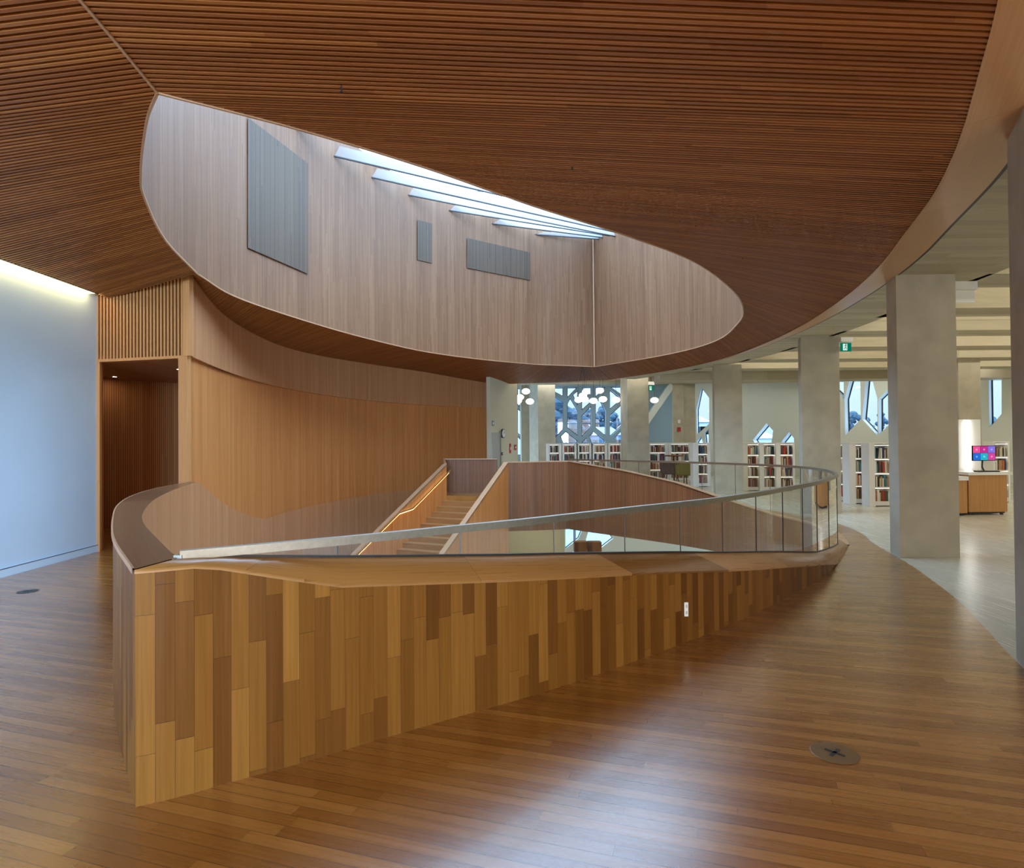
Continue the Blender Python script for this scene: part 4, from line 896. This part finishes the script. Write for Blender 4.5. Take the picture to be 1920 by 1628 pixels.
Ys = 12.75; s0_ = atY(1823, 836, Ys); s1_ = atY(1867, 864, Ys)
g = thing('computer_screen', ((s0_.x+s1_.x)/2, Ys, .88), 'screen showing six bright pink, blue and teal tiles on the desk', 'monitor')
tilt = Vector((0, 0, 0)); sw = s1_.x-s0_.x; sh = s0_.z-s1_.z
MB().box(s0_.x, s1_.x, Ys, Ys+.03, s1_.z, s0_.z).build('casing', m_black, g)
tc_ = [(.75, .08, .28), (.50, .03, .26), (.22, .16, .68), (.02, .15, .62), (.02, .42, .55), (.60, .06, .30)]
for k in range(6):
    cx_ = k % 3; cy_ = k//3; x = s0_.x+.008+cx_*(sw-.016)/3; z = s1_.z+.012+(1-cy_)*(sh-.02)/2
    o = MB(); o.quad([(x+.003, Ys-.003, z+.003), (x+(sw-.016)/3-.003, Ys-.003, z+.003), (x+(sw-.016)/3-.003, Ys-.003, z+(sh-.02)/2-.003), (x+.003, Ys-.003, z+(sh-.02)/2-.003)]); o.build('tile', emit('tile', tc_[k], 1.1), g)
    o = MB(); o.lathe([(0, 0), (.02, 0)], (0, 0, 0), 12); o.v = [(x+(sw-.016)/6+v[0], Ys-.006, z+(sh-.02)/4+v[1]) for v in o.v]; o.build('tile_mark', emit('tile_mark', tuple(min(1, c+.25) for c in tc_[k]), 1.0), g)
mx_ = (s0_.x+s1_.x)/2
MB().tube([(mx_, Ys+.04, s1_.z+.05), (mx_, Ys+.06, .98), (mx_+.06, Ys+.08, .89)], .015, 8).build('arm', m_black, g); MB().box(mx_-.08, mx_+.16, Ys-.02, Ys+.2, .88, .90).build('base', m_black, g)
g = thing('keyboard', (mx_, Ys-.1, .88), 'black keyboard lying in front of the computer screen', 'keyboard'); MB().box(mx_-.2, mx_+.25, Yd, Yd+.12, .88, .90).build('body', m_black, g); MB().box(mx_-.19, mx_+.24, Yd+.01, Yd+.11, .90, .905).build('keys', m_dark, g)

# ------------------------------------------------------------------ library lamps: linear luminaires up between the joists
for k in range(6):
    y = 5.95+2.15*k+1.5
    g = thing('ceiling_luminaire', (11, y, 4.27), 'long slim ceiling luminaire hidden between concrete joists, bay number %s from the front' % ('one', 'two', 'three', 'four', 'five', 'six')[k], 'ceiling light', 'luminaires between the joists')
    MB().box(ring_x(y)+.25, 20, y-.04, y+.04, 4.24, 4.29).build('diffuser', emit('luminaire_glow', (1, .94, .80), 14.0), g)
g = thing('ceiling_luminaire', (9, 23.5, 4.27), 'long slim ceiling luminaire between the two far beams', 'ceiling light', 'luminaires between the joists')
MB().box(1.5, 16, 22.6, 22.7, 4.24, 4.29).build('diffuser', emit('luminaire_glow', (1, .94, .80), 14.0), g)

for k, (a_, b_, w) in enumerate((((1, 27.2), (9.5, 27.2), 'before the patterned windows'), ((9.5, 26.6), (16.2, 19.6), 'along the right-hand windows'))):
    g = thing('ceiling_luminaire', (a_[0], a_[1], 4.2), 'long ceiling luminaire behind the far beam, '+w, 'ceiling light')  # wash lights added to brighten the far facade panels
    MB().bar((a_[0], a_[1], 4.22), (b_[0], b_[1], 4.22), .12, .05).build('diffuser', emit('wash_glow', (.97, .98, .95), 11.0), g)
g = thing('ceiling_luminaire', (3, 21, -1.05), 'ceiling luminaires on the floor below, under the slab edge', 'ceiling light')  # fill added to warm the lower storey, no lamp known there
for y in (20.5, 25.0): MB().box(0.5, 9, y, y+.15, -1.02, -.97).build('diffuser', emit('lower_glow', (1, .85, .6), 18.0), g)

# ------------------------------------------------------------------ outside
MB().quad([(-150, 33, -11), (300, 20, -11), (300, 400, -11), (-150, 400, -11)]).build('ground_outside', plain('snowy_ground', (.20, .30, .40), .8, noise=.3, nscale=.08), kind=STR)
m_tree = plain('frosty_foliage', (.02, .05, .075), .9, noise=.5, nscale=1.5); m_bark = plain('bark', (.06, .05, .05), .9)  # bluish haze of distance is put into the foliage colour
def tree(px, py, Y, h, w, i):
    top = atY(px, py, Y); zg = -11; g = thing('tree', (top.x, Y, zg), 'dark bluish tree outside the windows, %s' % i, 'tree', 'trees beyond the windows')
    MB().tube([(top.x, Y, zg), (top.x, Y, top.z-h*.3)], .18, 6).build('trunk', m_bark, g)
    f = MB(); rr = random.Random(int(px))
    for k in range(60):
        t = rr.random(); zc = top.z-h*t; r = w*(.15+.85*t)*rr.random(); an = rr.random()*6.3; c = Vector((top.x+r*math.cos(an), Y+r*math.sin(an), zc)); q = .35+.6*rr.random()
        f.lathe([(0, -q), (q*.8, -q*.4), (q, 0), (q*.7, q*.6), (0, q)], c, 6)
    f.build('foliage', m_tree, g)
for px, py, Y, h, w, i in ((1052, 752, 60, 9, 3.0, 'tall one at the left of the patterned window'), (1075, 775, 75, 9, 4, 'second from left in the patterned window'), (1094, 768, 95, 10, 4.5, 'in the middle left of the patterned window'), (1112, 780, 112, 8, 4.5, 'in the centre of the patterned window'), (1128, 766, 130, 9, 4, 'right of centre in the patterned window'), (1150, 776, 148, 9, 5, 'at the right of the patterned window'),
    (1598, 778, 120, 12, 6, 'left one in the tall right-hand windows'), (1625, 783, 142, 12, 7, 'middle one in the tall right-hand windows'), (1650, 775, 164, 12, 6, 'right one in the tall right-hand windows'), (1860, 780, 110, 12, 7, 'in the window right of the broad column')):
    tree(px, py, Y, h, w, i)
def house(x0, x1, py, Y, lab, col, rc):
    a = atY(x0, py, Y); b = atY(x1, py, Y); g = thing('house', ((a.x+b.x)/2, Y, -11), lab, 'house', 'houses beyond the windows')
    MB().box(a.x, b.x, Y, Y+9, -11, a.z-1.5).build('walls', plain('render', col, .8), g)
    r = MB(); m_ = (a.x+b.x)/2; z = a.z-1.5
    r.quad([(a.x-.4, Y-.4, z), (b.x+.4, Y-.4, z), (b.x-1, Y+4.5, a.z), (a.x+1, Y+4.5, a.z)]); r.quad([(a.x-.4, Y-.4, z), (a.x+1, Y+4.5, a.z), (a.x-.4, Y+9.4, z)]); r.quad([(b.x+.4, Y-.4, z), (b.x-1, Y+4.5, a.z), (b.x+.4, Y+9.4, z)]); r.build('roof', plain('roofing', rc, .8), g)
    n = 4
    for k in range(n):
        x = a.x+(b.x-a.x)*(k+.3)/n; MB().box(x, x+1.2, Y-.06, Y, z-2.2, z-.8).build('window', m_dark, g)
house(1035, 1085, 795, 100, 'pale house beyond the trees at the left of the patterned window', (.10, .19, .28), (.06, .10, .15))
house(1105, 1165, 800, 105, 'long low house beyond the trees at the right of the patterned window', (.09, .16, .25), (.14, .23, .32))
house(1305, 1330, 776, 110, 'grey roofed house seen in the narrow window left of the column', (.35, .38, .42), (.22, .25, .28))
house(1415, 1455, 805, 100, 'house seen through the five-sided window', (.35, .38, .40), (.35, .4, .45))
